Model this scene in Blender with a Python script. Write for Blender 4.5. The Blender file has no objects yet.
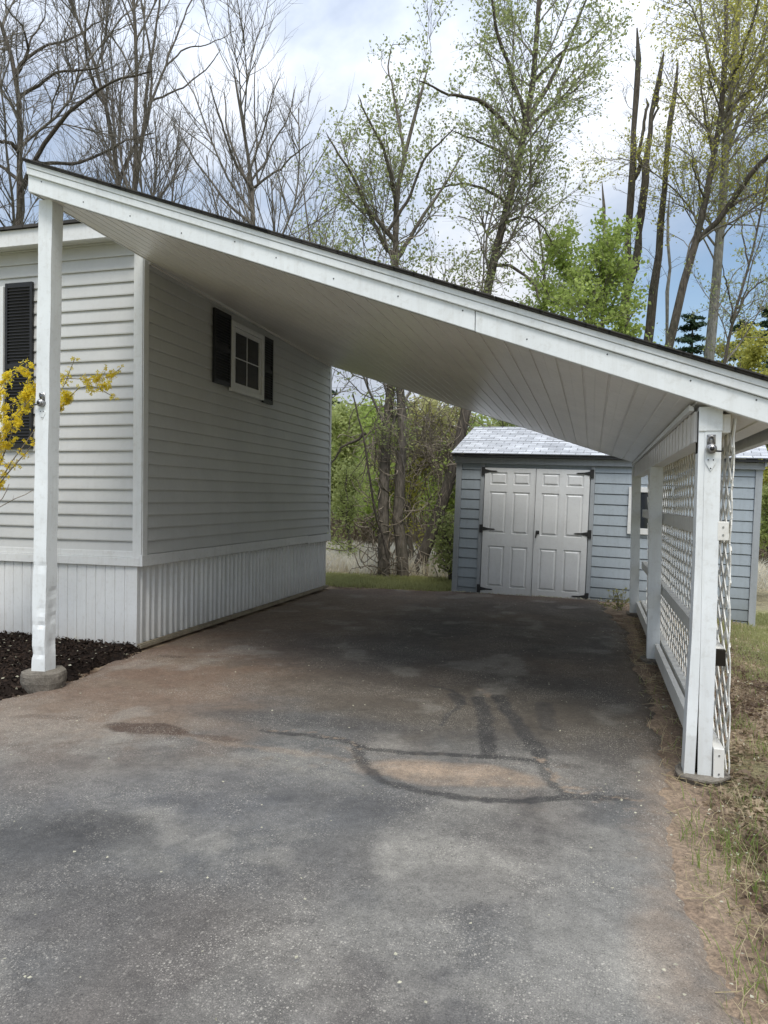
import bpy, bmesh, math
import numpy as np
from mathutils import Vector, Matrix
S = bpy.context.scene
COL = S.collection
rng = np.random.default_rng(7)
R = math.radians

# ------------------------------------------------------------------ camera
F = 740.0
CAM = np.array([0, 0, 1.5]); YAW = R(15.7); PITCH = math.atan((499-512)/F); ROLL = 0.012
fw = np.array([-math.sin(YAW)*math.cos(PITCH), math.cos(YAW)*math.cos(PITCH), math.sin(PITCH)])
r0 = np.array([math.cos(YAW), math.sin(YAW), 0]); u0 = np.cross(r0, fw)
rt = r0*math.cos(ROLL)+u0*math.sin(ROLL); up_ = -r0*math.sin(ROLL)+u0*math.cos(ROLL)
cd = bpy.data.cameras.new('camera'); cam = bpy.data.objects.new('camera', cd); COL.objects.link(cam)
cam.matrix_world = Matrix(((rt[0], up_[0], -fw[0], CAM[0]), (rt[1], up_[1], -fw[1], CAM[1]), (rt[2], up_[2], -fw[2], CAM[2]), (0, 0, 0, 1)))
cd.sensor_fit = 'VERTICAL'; cd.sensor_height = 36; cd.sensor_width = 27; cd.lens = F/1024*36
cd.clip_start = 0.05; cd.clip_end = 2000
S.camera = cam

def ray(px, py): return fw+rt*(px-384)/F-up_*(py-512)/F
def at(px, py, D):                       # point D metres ahead of the photographer
    return CAM+ray(px, py)*D
def G(px, py, z=0.0):                    # point on the ground
    d = ray(px, py); return CAM+d*((z-CAM[2])/d[2])

# ------------------------------------------------------------------ noise
def vnoise(x, y, sc, seed):
    r = np.random.default_rng(seed); T = r.random((256, 256))
    X = x*sc+1000.5; Y = y*sc+1000.5
    xi = np.floor(X).astype(int); yi = np.floor(Y).astype(int); fx = X-xi; fy = Y-yi
    fx = fx*fx*(3-2*fx); fy = fy*fy*(3-2*fy)
    a = T[xi % 256, yi % 256]; b = T[(xi+1) % 256, yi % 256]; c = T[xi % 256, (yi+1) % 256]; d = T[(xi+1) % 256, (yi+1) % 256]
    return (a*(1-fx)+b*fx)*(1-fy)+(c*(1-fx)+d*fx)*fy
def fbm(x, y, sc, seed, o=4):
    s = 0; a = .5; t = 0
    for i in range(o):
        s = s+a*vnoise(x, y, sc*2**i, seed+i); t += a; a *= .5
    return s/t
def sst(e0, e1, x):
    t = np.clip((x-e0)/(e1-e0), 0, 1); return t*t*(3-2*t)

# ------------------------------------------------------------------ materials
class NT:
    def __init__(s, name):
        s.m = bpy.data.materials.new(name); s.m.use_nodes = True
        s.n = s.m.node_tree.nodes; s.l = s.m.node_tree.links
        s.b = s.n['Principled BSDF']; s.out = s.n['Material Output']
    def a(s, t, **k):
        n = s.n.new(t)
        for q, v in k.items(): setattr(n, q, v)
        return n
    def noise(s, sc, det=5, rough=.6, coord='Object', vec=None):
        n = s.a('ShaderNodeTexNoise'); n.inputs['Scale'].default_value = sc; n.inputs['Detail'].default_value = det
        n.inputs['Roughness'].default_value = rough
        if vec is None:
            c = s.a('ShaderNodeTexCoord'); s.l.new(c.outputs[coord], n.inputs['Vector'])
        else: s.l.new(vec, n.inputs['Vector'])
        return n.outputs['Fac']
    def ramp(s, fac, stops):
        r = s.a('ShaderNodeValToRGB'); e = r.color_ramp.elements
        while len(e) < len(stops): e.new(.5)
        for i, (p, c) in enumerate(stops): e[i].position = p; e[i].color = tuple(c)+(1,) if len(c) == 3 else c
        s.l.new(fac, r.inputs['Fac']); return r.outputs['Color']
    def mix(s, fac, a, b, mode='MIX'):
        m = s.a('ShaderNodeMix', data_type='RGBA', blend_type=mode)
        for i, v in ((0, fac), (6, a), (7, b)):
            if isinstance(v, (int, float)): m.inputs[i].default_value = v
            elif isinstance(v, tuple): m.inputs[i].default_value = v if len(v) == 4 else v+(1,)
            else: s.l.new(v, m.inputs[i])
        return m.outputs[2]
    def bump(s, h, st, d=.01):
        b = s.a('ShaderNodeBump'); b.inputs['Strength'].default_value = st; b.inputs['Distance'].default_value = d
        s.l.new(h, b.inputs['Height']); s.l.new(b.outputs['Normal'], s.b.inputs['Normal'])
    def col(s, c):
        if isinstance(c, tuple): s.b.inputs['Base Color'].default_value = c+(1,)
        else: s.l.new(c, s.b.inputs['Base Color'])
def simple(name, c, rough=.6, var=.25, sc=3., fine=60., bump=.15, dist=.002, metal=0.):
    t = NT(name); n1 = t.noise(sc); n2 = t.noise(fine, 3)
    lo = tuple(x*(1-var) for x in c); hi = tuple(min(1, x*(1+var*.5)) for x in c)
    k = t.ramp(n1, [(.3, lo), (.65, hi)])
    k2 = t.mix(.35, k, t.ramp(n2, [(.35, tuple(x*(1-var*1.2) for x in c)), (.6, hi)]))
    t.col(k2); t.b.inputs['Roughness'].default_value = rough; t.b.inputs['Metallic'].default_value = metal
    if rough > .8: t.b.inputs['Specular IOR Level'].default_value = .12
    if bump: t.bump(n2, bump, dist)
    return t.m
def painted(name, c, rough=.45, dirt=(.30, .27, .22), amount=.35, lowdirt=0., bump=.12):
    t = NT(name); n1 = t.noise(1.3, 6); n2 = t.noise(22, 5, .7); n3 = t.noise(140, 2)
    k = t.ramp(n1, [(.35, tuple(x*.9 for x in c)), (.65, c)])
    dm = t.ramp(n2, [(.52, (0, 0, 0)), (.75, (amount,)*3)])
    k = t.mix(dm, k, dirt)
    tc = t.a('ShaderNodeTexCoord'); mp = t.a('ShaderNodeMapping'); mp.inputs['Scale'].default_value = (1, 1, .09); t.l.new(tc.outputs['Object'], mp.inputs[0])
    k = t.mix(t.ramp(t.noise(17, 4, .7, vec=mp.outputs[0]), [(.5, (0, 0, 0)), (.78, (amount*.75,)*3)]), k, dirt)
    if lowdirt:
        g = t.a('ShaderNodeNewGeometry'); sp = t.a('ShaderNodeSeparateXYZ'); t.l.new(g.outputs['Position'], sp.inputs[0])
        mr = t.a('ShaderNodeMapRange'); mr.inputs[1].default_value = .35; mr.inputs[2].default_value = 0; mr.inputs[3].default_value = 0; mr.inputs[4].default_value = 1
        t.l.new(sp.outputs[2], mr.inputs[0])
        mm = t.a('ShaderNodeMath', operation='MULTIPLY'); t.l.new(mr.outputs[0], mm.inputs[0]); t.l.new(n1, mm.inputs[1])
        m2 = t.a('ShaderNodeMath', operation='MULTIPLY'); t.l.new(mm.outputs[0], m2.inputs[0]); m2.inputs[1].default_value = lowdirt
        k = t.mix(m2.outputs[0], k, dirt)
    t.col(k); t.b.inputs['Roughness'].default_value = rough
    mx = t.a('ShaderNodeMath', operation='ADD'); t.l.new(n2, mx.inputs[0]); t.l.new(n3, mx.inputs[1])
    wv = t.a('ShaderNodeMath', operation='MULTIPLY_ADD'); t.l.new(t.noise(4.5, 2), wv.inputs[0]); wv.inputs[1].default_value = 14; t.l.new(mx.outputs[0], wv.inputs[2])
    t.bump(wv.outputs[0], bump, .002)
    return t.m
def leafmat(name, c1, c2, tr=.35, rough=.55):
    t = NT(name); n = t.noise(1.1, 3); n2 = t.noise(23, 2)
    k = t.ramp(n, [(.35, c1), (.65, c2)])
    k = t.mix(t.ramp(n2, [(.3, (0, 0, 0)), (.7, (.6,)*3)]), k, tuple(x*.55 for x in c1))
    t.col(k); t.b.inputs['Roughness'].default_value = rough
    t.b.inputs['Specular IOR Level'].default_value = .25
    td = t.a('ShaderNodeBsdfTranslucent'); t.l.new(t.mix(.5, k, tuple(min(1, x*1.5) for x in c2)), td.inputs['Color'])
    ms = t.a('ShaderNodeMixShader'); ms.inputs[0].default_value = tr
    t.l.new(t.b.outputs[0], ms.inputs[1]); t.l.new(td.outputs[0], ms.inputs[2]); t.l.new(ms.outputs[0], t.out.inputs[0])
    return t.m
def barkmat(name, c1, c2):
    t = NT(name); tc = t.a('ShaderNodeTexCoord'); mp = t.a('ShaderNodeMapping'); mp.inputs['Scale'].default_value = (1, 1, .22)
    t.l.new(tc.outputs['Object'], mp.inputs[0]); n = t.noise(26, 6, .7, vec=mp.outputs[0]); n2 = t.noise(2.2, 3)
    k = t.ramp(n, [(.35, c1), (.65, c2)]); k = t.mix(t.ramp(n2, [(.4, (0, 0, 0)), (.7, (.4,)*3)]), k, (.06, .065, .04))
    t.col(k); t.b.inputs['Roughness'].default_value = .95; t.b.inputs['Specular IOR Level'].default_value = .15; t.bump(n, .8, .02)
    return t.m
def vcolmat(name, rough=.9, bump=.6, dist=.006, grain=160, speck=None, spec=.3):
    t = NT(name); v = t.a('ShaderNodeVertexColor'); v.layer_name = 'col'
    n1 = t.noise(grain, 3, .8); n2 = t.noise(9, 6, .7)
    k = t.mix(1.0, v.outputs['Color'], t.ramp(n1, [(.3, (.55,)*3), (.5, (.95,)*3), (.72, (1.5, 1.48, 1.42))]), 'MULTIPLY')
    k = t.mix(1.0, k, t.ramp(n2, [(.3, (.8,)*3), (.7, (1.16,)*3)]), 'MULTIPLY')
    k = t.mix(1.0, k, t.ramp(t.noise(34, 5, .75), [(.36, (.84,)*3), (.62, (1.14,)*3)]), 'MULTIPLY')
    if speck:
        c = t.a('ShaderNodeTexCoord'); wn = t.ramp(t.noise(1.6, 5, .65), [(.40, (.10,)*3), (.60, (.95,)*3)])
        for sc_, lo_, st_ in ((70, .62, .65), (130, .42, .85), (260, .2, .65)):
            vo = t.a('ShaderNodeTexVoronoi'); vo.inputs['Scale'].default_value = sc_; t.l.new(c.outputs['Object'], vo.inputs['Vector'])
            m = t.ramp(vo.outputs['Distance'], [(.16, (1, 1, 1)), (.42, (0, 0, 0))])
            sp = t.a('ShaderNodeSeparateColor'); t.l.new(vo.outputs['Color'], sp.inputs[0])
            m2 = t.ramp(sp.outputs[0], [(lo_, (0, 0, 0)), (1., (st_,)*3)])
            k = t.mix(t.mix(1.0, t.mix(1.0, m, m2, 'MULTIPLY'), wn, 'MULTIPLY'), k, speck)
            m3 = t.ramp(sp.outputs[1], [(.6, (0, 0, 0)), (1., (.5,)*3)])
            k = t.mix(t.mix(1.0, m, m3, 'MULTIPLY'), k, (.03, .028, .027))
    t.col(k); t.b.inputs['Roughness'].default_value = rough; t.b.inputs['Specular IOR Level'].default_value = spec
    t.bump(n1, bump, dist)
    return t.m

M = {}
M['siding'] = painted('vinyl siding', (.54, .545, .53), .42, (.30, .29, .26), .15, bump=.06)
M['trim'] = painted('white trim', (.72, .73, .72), .4, (.38, .35, .29), .3)
M['post'] = painted('white post paint', (.78, .81, .81), .38, (.38, .36, .30), .3, .5)
M['skirt'] = painted('skirting', (.78, .79, .78), .4, (.34, .29, .22), .2, .7)
M['soffit'] = painted('soffit vinyl', (.76, .73, .68), .33, (.3, .27, .22), .2, bump=.05)
M['lattice'] = painted('lattice', (.74, .73, .68), .5, (.34, .30, .22), .35)
M['glass'] = simple('dark glass', (.02, .024, .03), .06, .2, bump=0)
M['blind'] = simple('window interior', (.012, .012, .012), .8, bump=0)
M['shutter'] = simple('black shutter', (.012, .012, .013), .45, .3)
M['iron'] = simple('black iron', (.02, .02, .02), .5, .3)
M['steel'] = simple('galvanised steel', (.42, .42, .42), .35, .4, 20, metal=.8)
M['darkhole'] = simple('rotten wood', (.02, .017, .013), .95)
M['blue'] = painted('blue grey shed boards', (.35, .40, .44), .55, (.16, .18, .18), .35, 1.2)
M['blue_trim'] = painted('grey shed trim', (.34, .365, .385), .55, (.14, .15, .15), .3)
M['door'] = painted('shed door', (.70, .715, .72), .4, (.33, .31, .27), .2, .6)
M['footing'] = simple('concrete footing', (.20, .18, .15), .95, .5, 9, 90, .9, .01)
M['wood'] = simple('weathered wood', (.30, .26, .19), .9, .4, 6)

def shingles(name, ca, cb, cc):
    t = NT(name); tc = t.a('ShaderNodeTexCoord'); br = t.a('ShaderNodeTexBrick')
    br.offset = .5; br.inputs['Scale'].default_value = 1; br.inputs['Brick Width'].default_value = .22; br.inputs['Row Height'].default_value = .125
    br.inputs['Mortar Size'].default_value = .006; br.inputs['Bias'].default_value = 0
    br.inputs['Color1'].default_value = ca+(1,); br.inputs['Color2'].default_value = cb+(1,); br.inputs['Mortar'].default_value = cc+(1,)
    t.l.new(tc.outputs['UV'], br.inputs['Vector'])
    n = t.noise(260, 2); n2 = t.noise(5, 4)
    k = t.mix(1.0, br.outputs['Color'], t.ramp(n, [(.35, (.6,)*3), (.65, (1.35,)*3)]), 'MULTIPLY')
    k = t.mix(1.0, k, t.ramp(n2, [(.3, (.85,)*3), (.7, (1.1,)*3)]), 'MULTIPLY')
    t.col(k); t.b.inputs['Roughness'].default_value = .9; t.bump(br.outputs['Fac'], -.6, .006)
    return t.m
M['shingle_grey'] = shingles('grey shingles', (.56, .58, .61), (.36, .375, .40), (.16, .165, .175))
M['shingle_dark'] = shingles('dark shingles', (.06, .055, .05), (.035, .033, .03), (.015,)*3)

M['asphalt'] = vcolmat('asphalt', .82, .7, .005, 190, (.60, .56, .48), .35)
M['soil'] = vcolmat('ground cover', .95, .9, .012, 55)
M['mulch'] = simple('black mulch', (.020, .014, .011), .97, .6, 12, 70, 1, .02)
M['chip'] = simple('dark bark chips', (.035, .024, .018), .97, .6, 8)
M['petal'] = simple('pale petals', (.40, .38, .28), .8, .4, 30)
M['litter'] = None
M['blade'] = leafmat('grass blades', (.17, .24, .06), (.33, .40, .13), .5)
M['lawnblade'] = leafmat('lawn blades', (.26, .28, .12), (.46, .46, .22), .5)
M['dryblade'] = leafmat('dry grass', (.42, .35, .20), (.62, .54, .36), .35)
M['deadleaf'] = leafmat('dead leaves', (.075, .045, .028), (.50, .39, .26), .2)
M['reed'] = leafmat('pale reeds', (.58, .50, .34), (.96, .93, .80), .55)
M['bark'] = barkmat('bark grey brown', (.07, .06, .05), (.21, .185, .155))
M['barkdark'] = barkmat('bark dark', (.04, .034, .03), (.14, .12, .10))
M['barkpale'] = barkmat('bark pale', (.16, .15, .135), (.38, .37, .34))
M['twig'] = barkmat('twigs grey', (.13, .115, .10), (.30, .275, .24))
M['vine'] = barkmat('vine brown', (.17, .14, .105), (.38, .325, .26))
M['leaf_sprout'] = leafmat('sprouting leaves', (.22, .26, .10), (.38, .42, .18), .5)
M['leaf_yellow'] = leafmat('yellow green leaves', (.30, .30, .06), (.50, .48, .12), .55)
M['leaf_bright'] = leafmat('bright green leaves', (.24, .34, .07), (.44, .52, .16), .55)
M['leaf_mid'] = leafmat('mid green leaves', (.26, .32, .11), (.48, .52, .22), .6)
M['leaf_olive'] = leafmat('olive leaves', (.34, .34, .15), (.54, .52, .25), .6)
M['needle'] = leafmat('pine needles', (.025, .05, .025), (.05, .09, .04), .15)
M['brush'] = leafmat('brown brush', (.20, .16, .11), (.34, .28, .20), .3)
M['flower'] = leafmat('forsythia petals', (.88, .60, .02), (.95, .76, .07), .45)

# ------------------------------------------------------------------ object helpers
def link(o, parent=None):
    COL.objects.link(o)
    if parent is not None: o.parent = parent
    return o
def tag(o, label=None, cat=None, group=None, kind=None):
    for k, v in (('label', label), ('category', cat), ('group', group), ('kind', kind)):
        if v: o[k] = v
    return o
def empty(name, loc, label, cat, group=None, rz=0, ry=0):
    o = bpy.data.objects.new(name, None); o.location = Vector(loc); o.rotation_euler = (0, ry, rz); o.empty_display_size = .2
    link(o); tag(o, label, cat, group); return o

class MB:
    def __init__(s): s.v = []; s.f = []; s.smooth = False
    def poly(s, pts, faces):
        b = len(s.v); s.v += [tuple(map(float, p)) for p in pts]; s.f += [tuple(i+b for i in f) for f in faces]
    def box(s, x0, x1, y0, y1, z0, z1):
        s.poly([(x, y, z) for z in (z0, z1) for y in (y0, y1) for x in (x0, x1)],
               [(0, 2, 3, 1), (4, 5, 7, 6), (0, 1, 5, 4), (2, 6, 7, 3), (0, 4, 6, 2), (1, 3, 7, 5)])
    def hexa(s, lo, hi):      # lo/hi: 4 points each, same order
        s.poly(list(lo)+list(hi), [(3, 2, 1, 0), (4, 5, 6, 7), (0, 1, 5, 4), (1, 2, 6, 5), (2, 3, 7, 6), (3, 0, 4, 7)])
    def bar(s, a, b, w, h, upv=(0, 0, 1)):
        a = Vector(a); b = Vector(b); d = (b-a).normalized(); sd = d.cross(Vector(upv))
        if sd.length < 1e-4: sd = d.cross(Vector((1, 0, 0)))
        sd.normalize(); u = sd.cross(d); sd *= w/2; u *= h/2
        s.hexa([a-sd-u, a+sd-u, a+sd+u, a-sd+u], [b-sd-u, b+sd-u, b+sd+u, b-sd+u])
    def tube(s, pts, r, n=8, caps=True):
        pts = [Vector(p) for p in pts]; k = len(pts)
        rr = r if hasattr(r, '__len__') else [r]*k
        b = len(s.v)
        for i, p in enumerate(pts):
            d = (pts[min(i+1, k-1)]-pts[max(i-1, 0)]).normalized(); a = d.cross(Vector((.31, .87, .17))).normalized(); c = d.cross(a)
            for j in range(n):
                t = 2*math.pi*j/n; s.v.append(tuple(p+(a*math.cos(t)+c*math.sin(t))*rr[i]))
        for i in range(k-1):
            for j in range(n): s.f.append((b+i*n+j, b+i*n+(j+1) % n, b+(i+1)*n+(j+1) % n, b+(i+1)*n+j))
        if caps: s.f.append(tuple(b+j for j in range(n))[::-1]); s.f.append(tuple(b+(k-1)*n+j for j in range(n)))
    def build(s, name, mat, parent=None, bevel=0, smooth=False):
        me = bpy.data.meshes.new(name); me.from_pydata(s.v, [], s.f); me.validate()
        bm = bmesh.new(); bm.from_mesh(me); bmesh.ops.recalc_face_normals(bm, faces=bm.faces); bm.to_mesh(me); bm.free()
        me.materials.append(mat)
        if smooth: me.polygons.foreach_set('use_smooth', [True]*len(me.polygons))
        o = bpy.data.objects.new(name, me); link(o, parent)
        if bevel:
            m = o.modifiers.new('bevel', 'BEVEL'); m.width = bevel; m.segments = 2; m.limit_method = 'ANGLE'
        return o
def npmesh(name, V, Fq, mat, parent=None, smooth=False, col=None, uv=None):
    V = np.ascontiguousarray(V, dtype=np.float32); Fq = np.ascontiguousarray(Fq, dtype=np.int32)
    me = bpy.data.meshes.new(name); k = Fq.shape[1]; n = len(Fq)
    me.vertices.add(len(V)); me.vertices.foreach_set('co', V.ravel())
    me.loops.add(n*k); me.loops.foreach_set('vertex_index', Fq.ravel())
    me.polygons.add(n); me.polygons.foreach_set('loop_start', np.arange(0, n*k, k, dtype=np.int32)); me.polygons.foreach_set('loop_total', np.full(n, k, dtype=np.int32))
    if smooth: me.polygons.foreach_set('use_smooth', np.ones(n, dtype=bool))
    me.update(calc_edges=True)
    if col is not None:
        ca = me.color_attributes.new('col', 'FLOAT_COLOR', 'POINT')
        ca.data.foreach_set('color', np.concatenate([col, np.ones((len(V), 1))], 1).astype(np.float32).ravel())
    me.materials.append(mat)
    return link(bpy.data.objects.new(name, me), parent)
def uvmap(o, fn):
    me = o.data; uv = me.uv_layers.new(name='uv')
    for lp in me.loops: uv.data[lp.index].uv = fn(me.vertices[lp.vertex_index].co)

# ------------------------------------------------------------------ ground surfaces
def relief(x, y):                        # the verge falls away to the right, further back
    d = np.clip(x-.75, 0, 1.7)*sst(5, 9.5, y)
    return -.155*d
def ax(lo, hi, st, far):
    a = list(np.arange(lo, hi, st)); s = st; v = hi
    while v < far: a.append(v); s *= 1.35; v += s
    a.append(far); b = []; s = st; v = lo
    while v > -far: s *= 1.35; v -= s; b.append(max(v, -far))
    return np.array(sorted(set(b))+a)
xs = ax(-5, 4, .045, 600); ys = ax(.5, 16, .05, 600)
X, Y = np.meshgrid(xs, ys, indexing='ij'); x = X.ravel(); y = Y.ravel()
near = ((x > -5.1) & (x < 4.1) & (y > 0) & (y < 16.1)).astype(float)
z = relief(x, y)+near*(fbm(x, y, 1.2, 3)-.5)*.05*sst(.5, 1.1, x)+near*(fbm(x, y, 9, 5)-.5)*.03*sst(.5, .9, x)-.012
drive_x1 = .56-.12*sst(5.2, 3.2, y)-.08*np.sin(y*1.1)*sst(3, 6, y)
n1 = fbm(x, y, 1.0, 11); n2 = fbm(x, y, 7, 17)
soil = np.array([.125, .08, .052]); sandy = np.array([.26, .195, .14]); grass = np.array([.10, .125, .04]); litter = np.array([.29, .22, .15]); lawn = np.array([.27, .26, .13])
def lerp(a, b, t): return a*(1-t[:, None])+b*t[:, None]
c = lerp(np.tile(soil, (len(x), 1)), litter, sst(.35, .65, n2))
c = lerp(c, np.tile(sandy, (len(x), 1)), sst(.26, .03, np.abs(x-drive_x1+.02))*.7)
c = lerp(c, np.tile(grass, (len(x), 1)), sst(.5, .72, n1)*.5*(x > .7))
gr = np.clip(sst(11.9, 12.3, y+.4*(n2-.5))+.7*sst(1.5, 2.4, x+.6*(n1-.5))*sst(7.5, 10, y), 0, 1)
c = lerp(c, lawn*(.8+.5*n2[:, None]), gr)
c = lerp(c, np.tile(np.array([.30, .27, .18]), (len(x), 1)), sst(13.2, 13.9, y+.6*(n2-.5)))
c = lerp(c, np.tile(np.array([.09, .12, .04]), (len(x), 1)), sst(19, 23, y))
c = lerp(c, lawn*(.8+.5*n2[:, None]), np.clip(sst(-4.6, -6, x)+sst(3.5, 5, x)+sst(0, -2, y), 0, 1)*(y < 13))
nx, ny = len(xs), len(ys); I = np.arange(nx*ny).reshape(nx, ny)
Q = np.stack([I[:-1, :-1], I[1:, :-1], I[1:, 1:], I[:-1, 1:]], -1).reshape(-1, 4)
tag(npmesh('ground', np.stack([x, y, z], 1), Q, M['soil'], smooth=True, col=c), kind='structure')

# driveway
def left_edge(y):    # left outline of the asphalt (x)
    e = np.interp(y, [-3, 3.85, 4.2, 4.6, 5.3, 6.05, 6.3, 11.6, 12.5], [-7, -7, -4.3, -4.1, -4.12, -4.22, -4.215, -4.215, -4.1])
    return e
def right_edge(y): return np.interp(y, [-3, 1.8, 2.4, 3.0, 3.6, 4.1, 4.6, 5.2, 6.2, 7.5, 9.2, 10.3, 10.9, 11.3], [.58, .49, .445, .435, .42, .45, .48, .47, .50, .46, .45, .30, .25, .2])
st = .0155
xs = np.arange(-7, .75, st); ys = np.arange(-1.0, 12.1, st)
xs = np.concatenate([np.arange(-7, -4.6, .06), np.arange(-4.6, .75, st)]); ys = np.concatenate([np.arange(-3, 1.2, .06), np.arange(1.2, 12.1, st)])
X, Y = np.meshgrid(xs, ys, indexing='ij'); x = X.ravel(); y = Y.ravel()
nA = fbm(x, y, .7, 31, 5); nB = fbm(x, y, 3.1, 41, 5); nC = fbm(x, y, 14, 51, 4); nD = fbm(x, y, 40, 61, 3); nE = fbm(x, y, 3.3, 141, 5); nF = fbm(x, y, 15, 151, 4)
dl = x-left_edge(y)+(nB-.5)*.25*sst(6.2, 5.8, y); dr = right_edge(y)-x+(nB-.5)*.16+(nC-.5)*.08
db = np.interp(x, [-4.2, -3.5, -2.1, -.3, .7], [11.55, 11.75, 11.95, 11.8, 11.7])-y+(nB-.5)*.3
edge = np.minimum(np.minimum(dl, dr), db)
z = -.034+.050*sst(0, .14, edge)+(nA-.5)*.02*sst(0, .4, edge)+(nC-.5)*.004
def seg(pts, warp=.03):
    P = [G(*p)[:2] for p in pts]; d = np.full(len(x), 9.); wx = x+(nB-.5)*warp*4+(nC-.5)*warp*3+(nD-.5)*warp; wy = y+(nE-.5)*warp*4+(nF-.5)*warp*3+(nD-.5)*warp
    for a, b in zip(P[:-1], P[1:]):
        ab = b-a; t = np.clip(((wx-a[0])*ab[0]+(wy-a[1])*ab[1])/(ab@ab), 0, 1)
        d = np.minimum(d, np.hypot(wx-a[0]-t*ab[0], wy-a[1]-t*ab[1]))
    return d
def blob(px, py, rx, ry, rot=0, soft=.5, w=.35):      # centre from the photo, radii in metres
    c0 = G(px, py); dx = x-c0[0]; dy = y-c0[1]; cs, sn = math.cos(rot), math.sin(rot)
    q = np.hypot((dx*cs+dy*sn)/rx, (-dx*sn+dy*cs)/ry)+(nB-.5)*w*2+(nC-.5)*w*.6
    return sst(1+soft*.5, 1-soft*.5, q)
grey = np.array([.112, .112, .109]); dark = np.array([.050, .049, .049]); brown = np.array([.185, .135, .097]); rust = np.array([.16, .10, .07]); tan = np.array([.33, .25, .18]); pale = np.array([.30, .285, .25])
one = np.ones((len(x), 1))
c = grey*one*(.9+.2*nA[:, None])
def put(col, m, k=1.): 
    global c
    c = lerp(c, col*one, np.clip(m*k, 0, 1))
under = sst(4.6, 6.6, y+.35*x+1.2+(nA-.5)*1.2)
put(np.array([.062, .052, .042]), under, .93)                       # roof's shade painted into the asphalt colour, stained brown
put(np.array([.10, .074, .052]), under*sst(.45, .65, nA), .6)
put(brown*1.0, sst(-1.5, -3.0, x+(nB-.5)*1.2)*sst(2.6, 4.3, y+(nA-.5)*1.5), .9)
put(brown*.75, sst(.48, .7, fbm(x, y, .55, 91, 4)), .3)
put(pale*.9, sst(.52, .62, fbm(x, y, 2.6, 95, 6))*sst(4.8, 3.8, y), .3)
put(rust, sst(-1.9, -3.3, x+(nB-.5)*1.2)*sst(4.2, 5.0, y)*sst(8.2, 6.4, y)*sst(.35, .6, nB), .55)
put(rust*.75, sst(10.6, 11.6, y+(nA-.5)*.8), .6)
put(dark*1.1, blob(400, 640, 1.3, 1.6, 0, .9), .35); put(dark*1.1, blob(330, 652, 1.0, .8, 0, .9), .45); put(dark, blob(560, 640, .9, 1.1, 0, 1), .3); put(np.array([.098, .084, .066]), blob(470, 712, 1.15, .62, 0, .9, .6), .75); put(np.array([.12, .10, .08]), blob(330, 690, .8, .4, 0, .9, .6), .5)
put(grey*.72, sst(3.3, 2.2, y)*sst(.42, .6, nA), .5)
put(np.array([.12, .122, .128])*.85, blob(220, 800, .8, .35, .2, .9), .5)
put(dark, blob(80, 832, .42, .17, .3, 1.1, .5), .42); put(dark, blob(25, 850, .35, .2, 0, .9), .4); put(dark*.8, blob(105, 825, .25, .12, .4, .7, .6), .5)
put(dark*1.3, blob(60, 905, .5, .2, .3, 1), .4); put(dark*1.4, blob(250, 960, .6, .2, .1, 1, .6), .15)
put(pale, blob(430, 870, .42, .3, .2, 1.2, .6), .16); put(pale, blob(470, 780, .3, .6, .2, 1.2), .08); put(pale, blob(330, 930, .3, .25, .2, 1.2, .6), .14)
put(pale, blob(620, 905, .25, .55, .1, 1.1, .6), .35); put(pale, blob(590, 980, .3, .3, .1, 1.1), .4); put(tan*.9, blob(660, 960, .1, .35, 0, 1), .45)
put(pale, sst(.62, .78, fbm(x, y, 2.2, 71)), .35)
# dark seal-coat areas
put(dark*1.25, blob(300, 722, .75, .16, .06, .8), .65); 
put(dark*1.2, blob(430, 820, .9, .16, -.1, .8), .35)
# light worn streaks left of the patch
for pts, w, k in (([(150, 730), (215, 746), (300, 756), (350, 765)], .05, .4), ([(350, 752), (362, 764)], .03, .5)):
    put(tan*.8, sst(w, 0, seg(pts)), k)
put(tan*.9, blob(448, 775, .55, .17, .05, .35, .35)*(.6+.4*sst(.35, .6, nC)), .8); put(tan*1.3, blob(430, 772, .25, .09, .05, 1, .6), .5)
put(rust*.42, blob(145, 731, .36, .11, .05, .25, .7), .95); put(rust*.5, blob(190, 737, .22, .05, .0, .5, .8), .6); put(rust*.5, blob(55, 720, .2, .05, .2, .5, .9), .4)
put(rust*.5, blob(172, 658, .16, .05, 0, .5), .7)
for pts, w, k in (([(262, 733), (338, 741), (369, 751), (408, 755), (494, 759), (541, 763)], .032, .78),
                  ([(358, 750), (364, 769), (381, 783), (416, 794), (463, 801), (517, 804), (566, 800), (625, 801)], .035, .8),
                  ([(477, 700), (485, 718), (490, 757)], .055, .8), ([(498, 698), (521, 730), (541, 757)], .055, .8), ([(541, 757), (549, 781), (566, 797)], .04, .6),
                  ([(543, 706), (549, 730)], .06, .5), ([(430, 687), (452, 692), (463, 700), (458, 710), (446, 716), (442, 727)], .02, .7), ([(452, 696), (459, 706)], .045, .7)):
    put(dark*.72, sst(w*1.25, w*.7, seg(pts, .012)+(nC-.5)*w*.6)*(.8+.2*sst(.3, .55, nF)), min(1, k*1.12))
for pts, w, k in (([(265, 733), (300, 733), (345, 742), (365, 752)], .007, .8), ([(541, 760), (560, 780), (575, 795), (630, 801), (668, 808)], .01, .8), ([(560, 790), (600, 793)], .008, .7),
                  ([(570, 800), (600, 806)], .008, .6), ([(480, 690), (486, 697)], .02, .6), ([(600, 803), (640, 815), (668, 818)], .012, .5)):
    put(tan*.85, sst(w*2, w*.5, seg(pts, .04)+(nD-.5)*w*1.5)*sst(.36, .48, nF), k)
z = z-.006*sst(.015, .004, seg([(541, 760), (560, 780), (575, 795), (630, 801), (668, 808)], .03))
put(np.array([.21, .165, .125]), sst(.30, .02, dr+(nC-.5)*.1)*sst(5.6, 4.2, y), .9)
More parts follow.
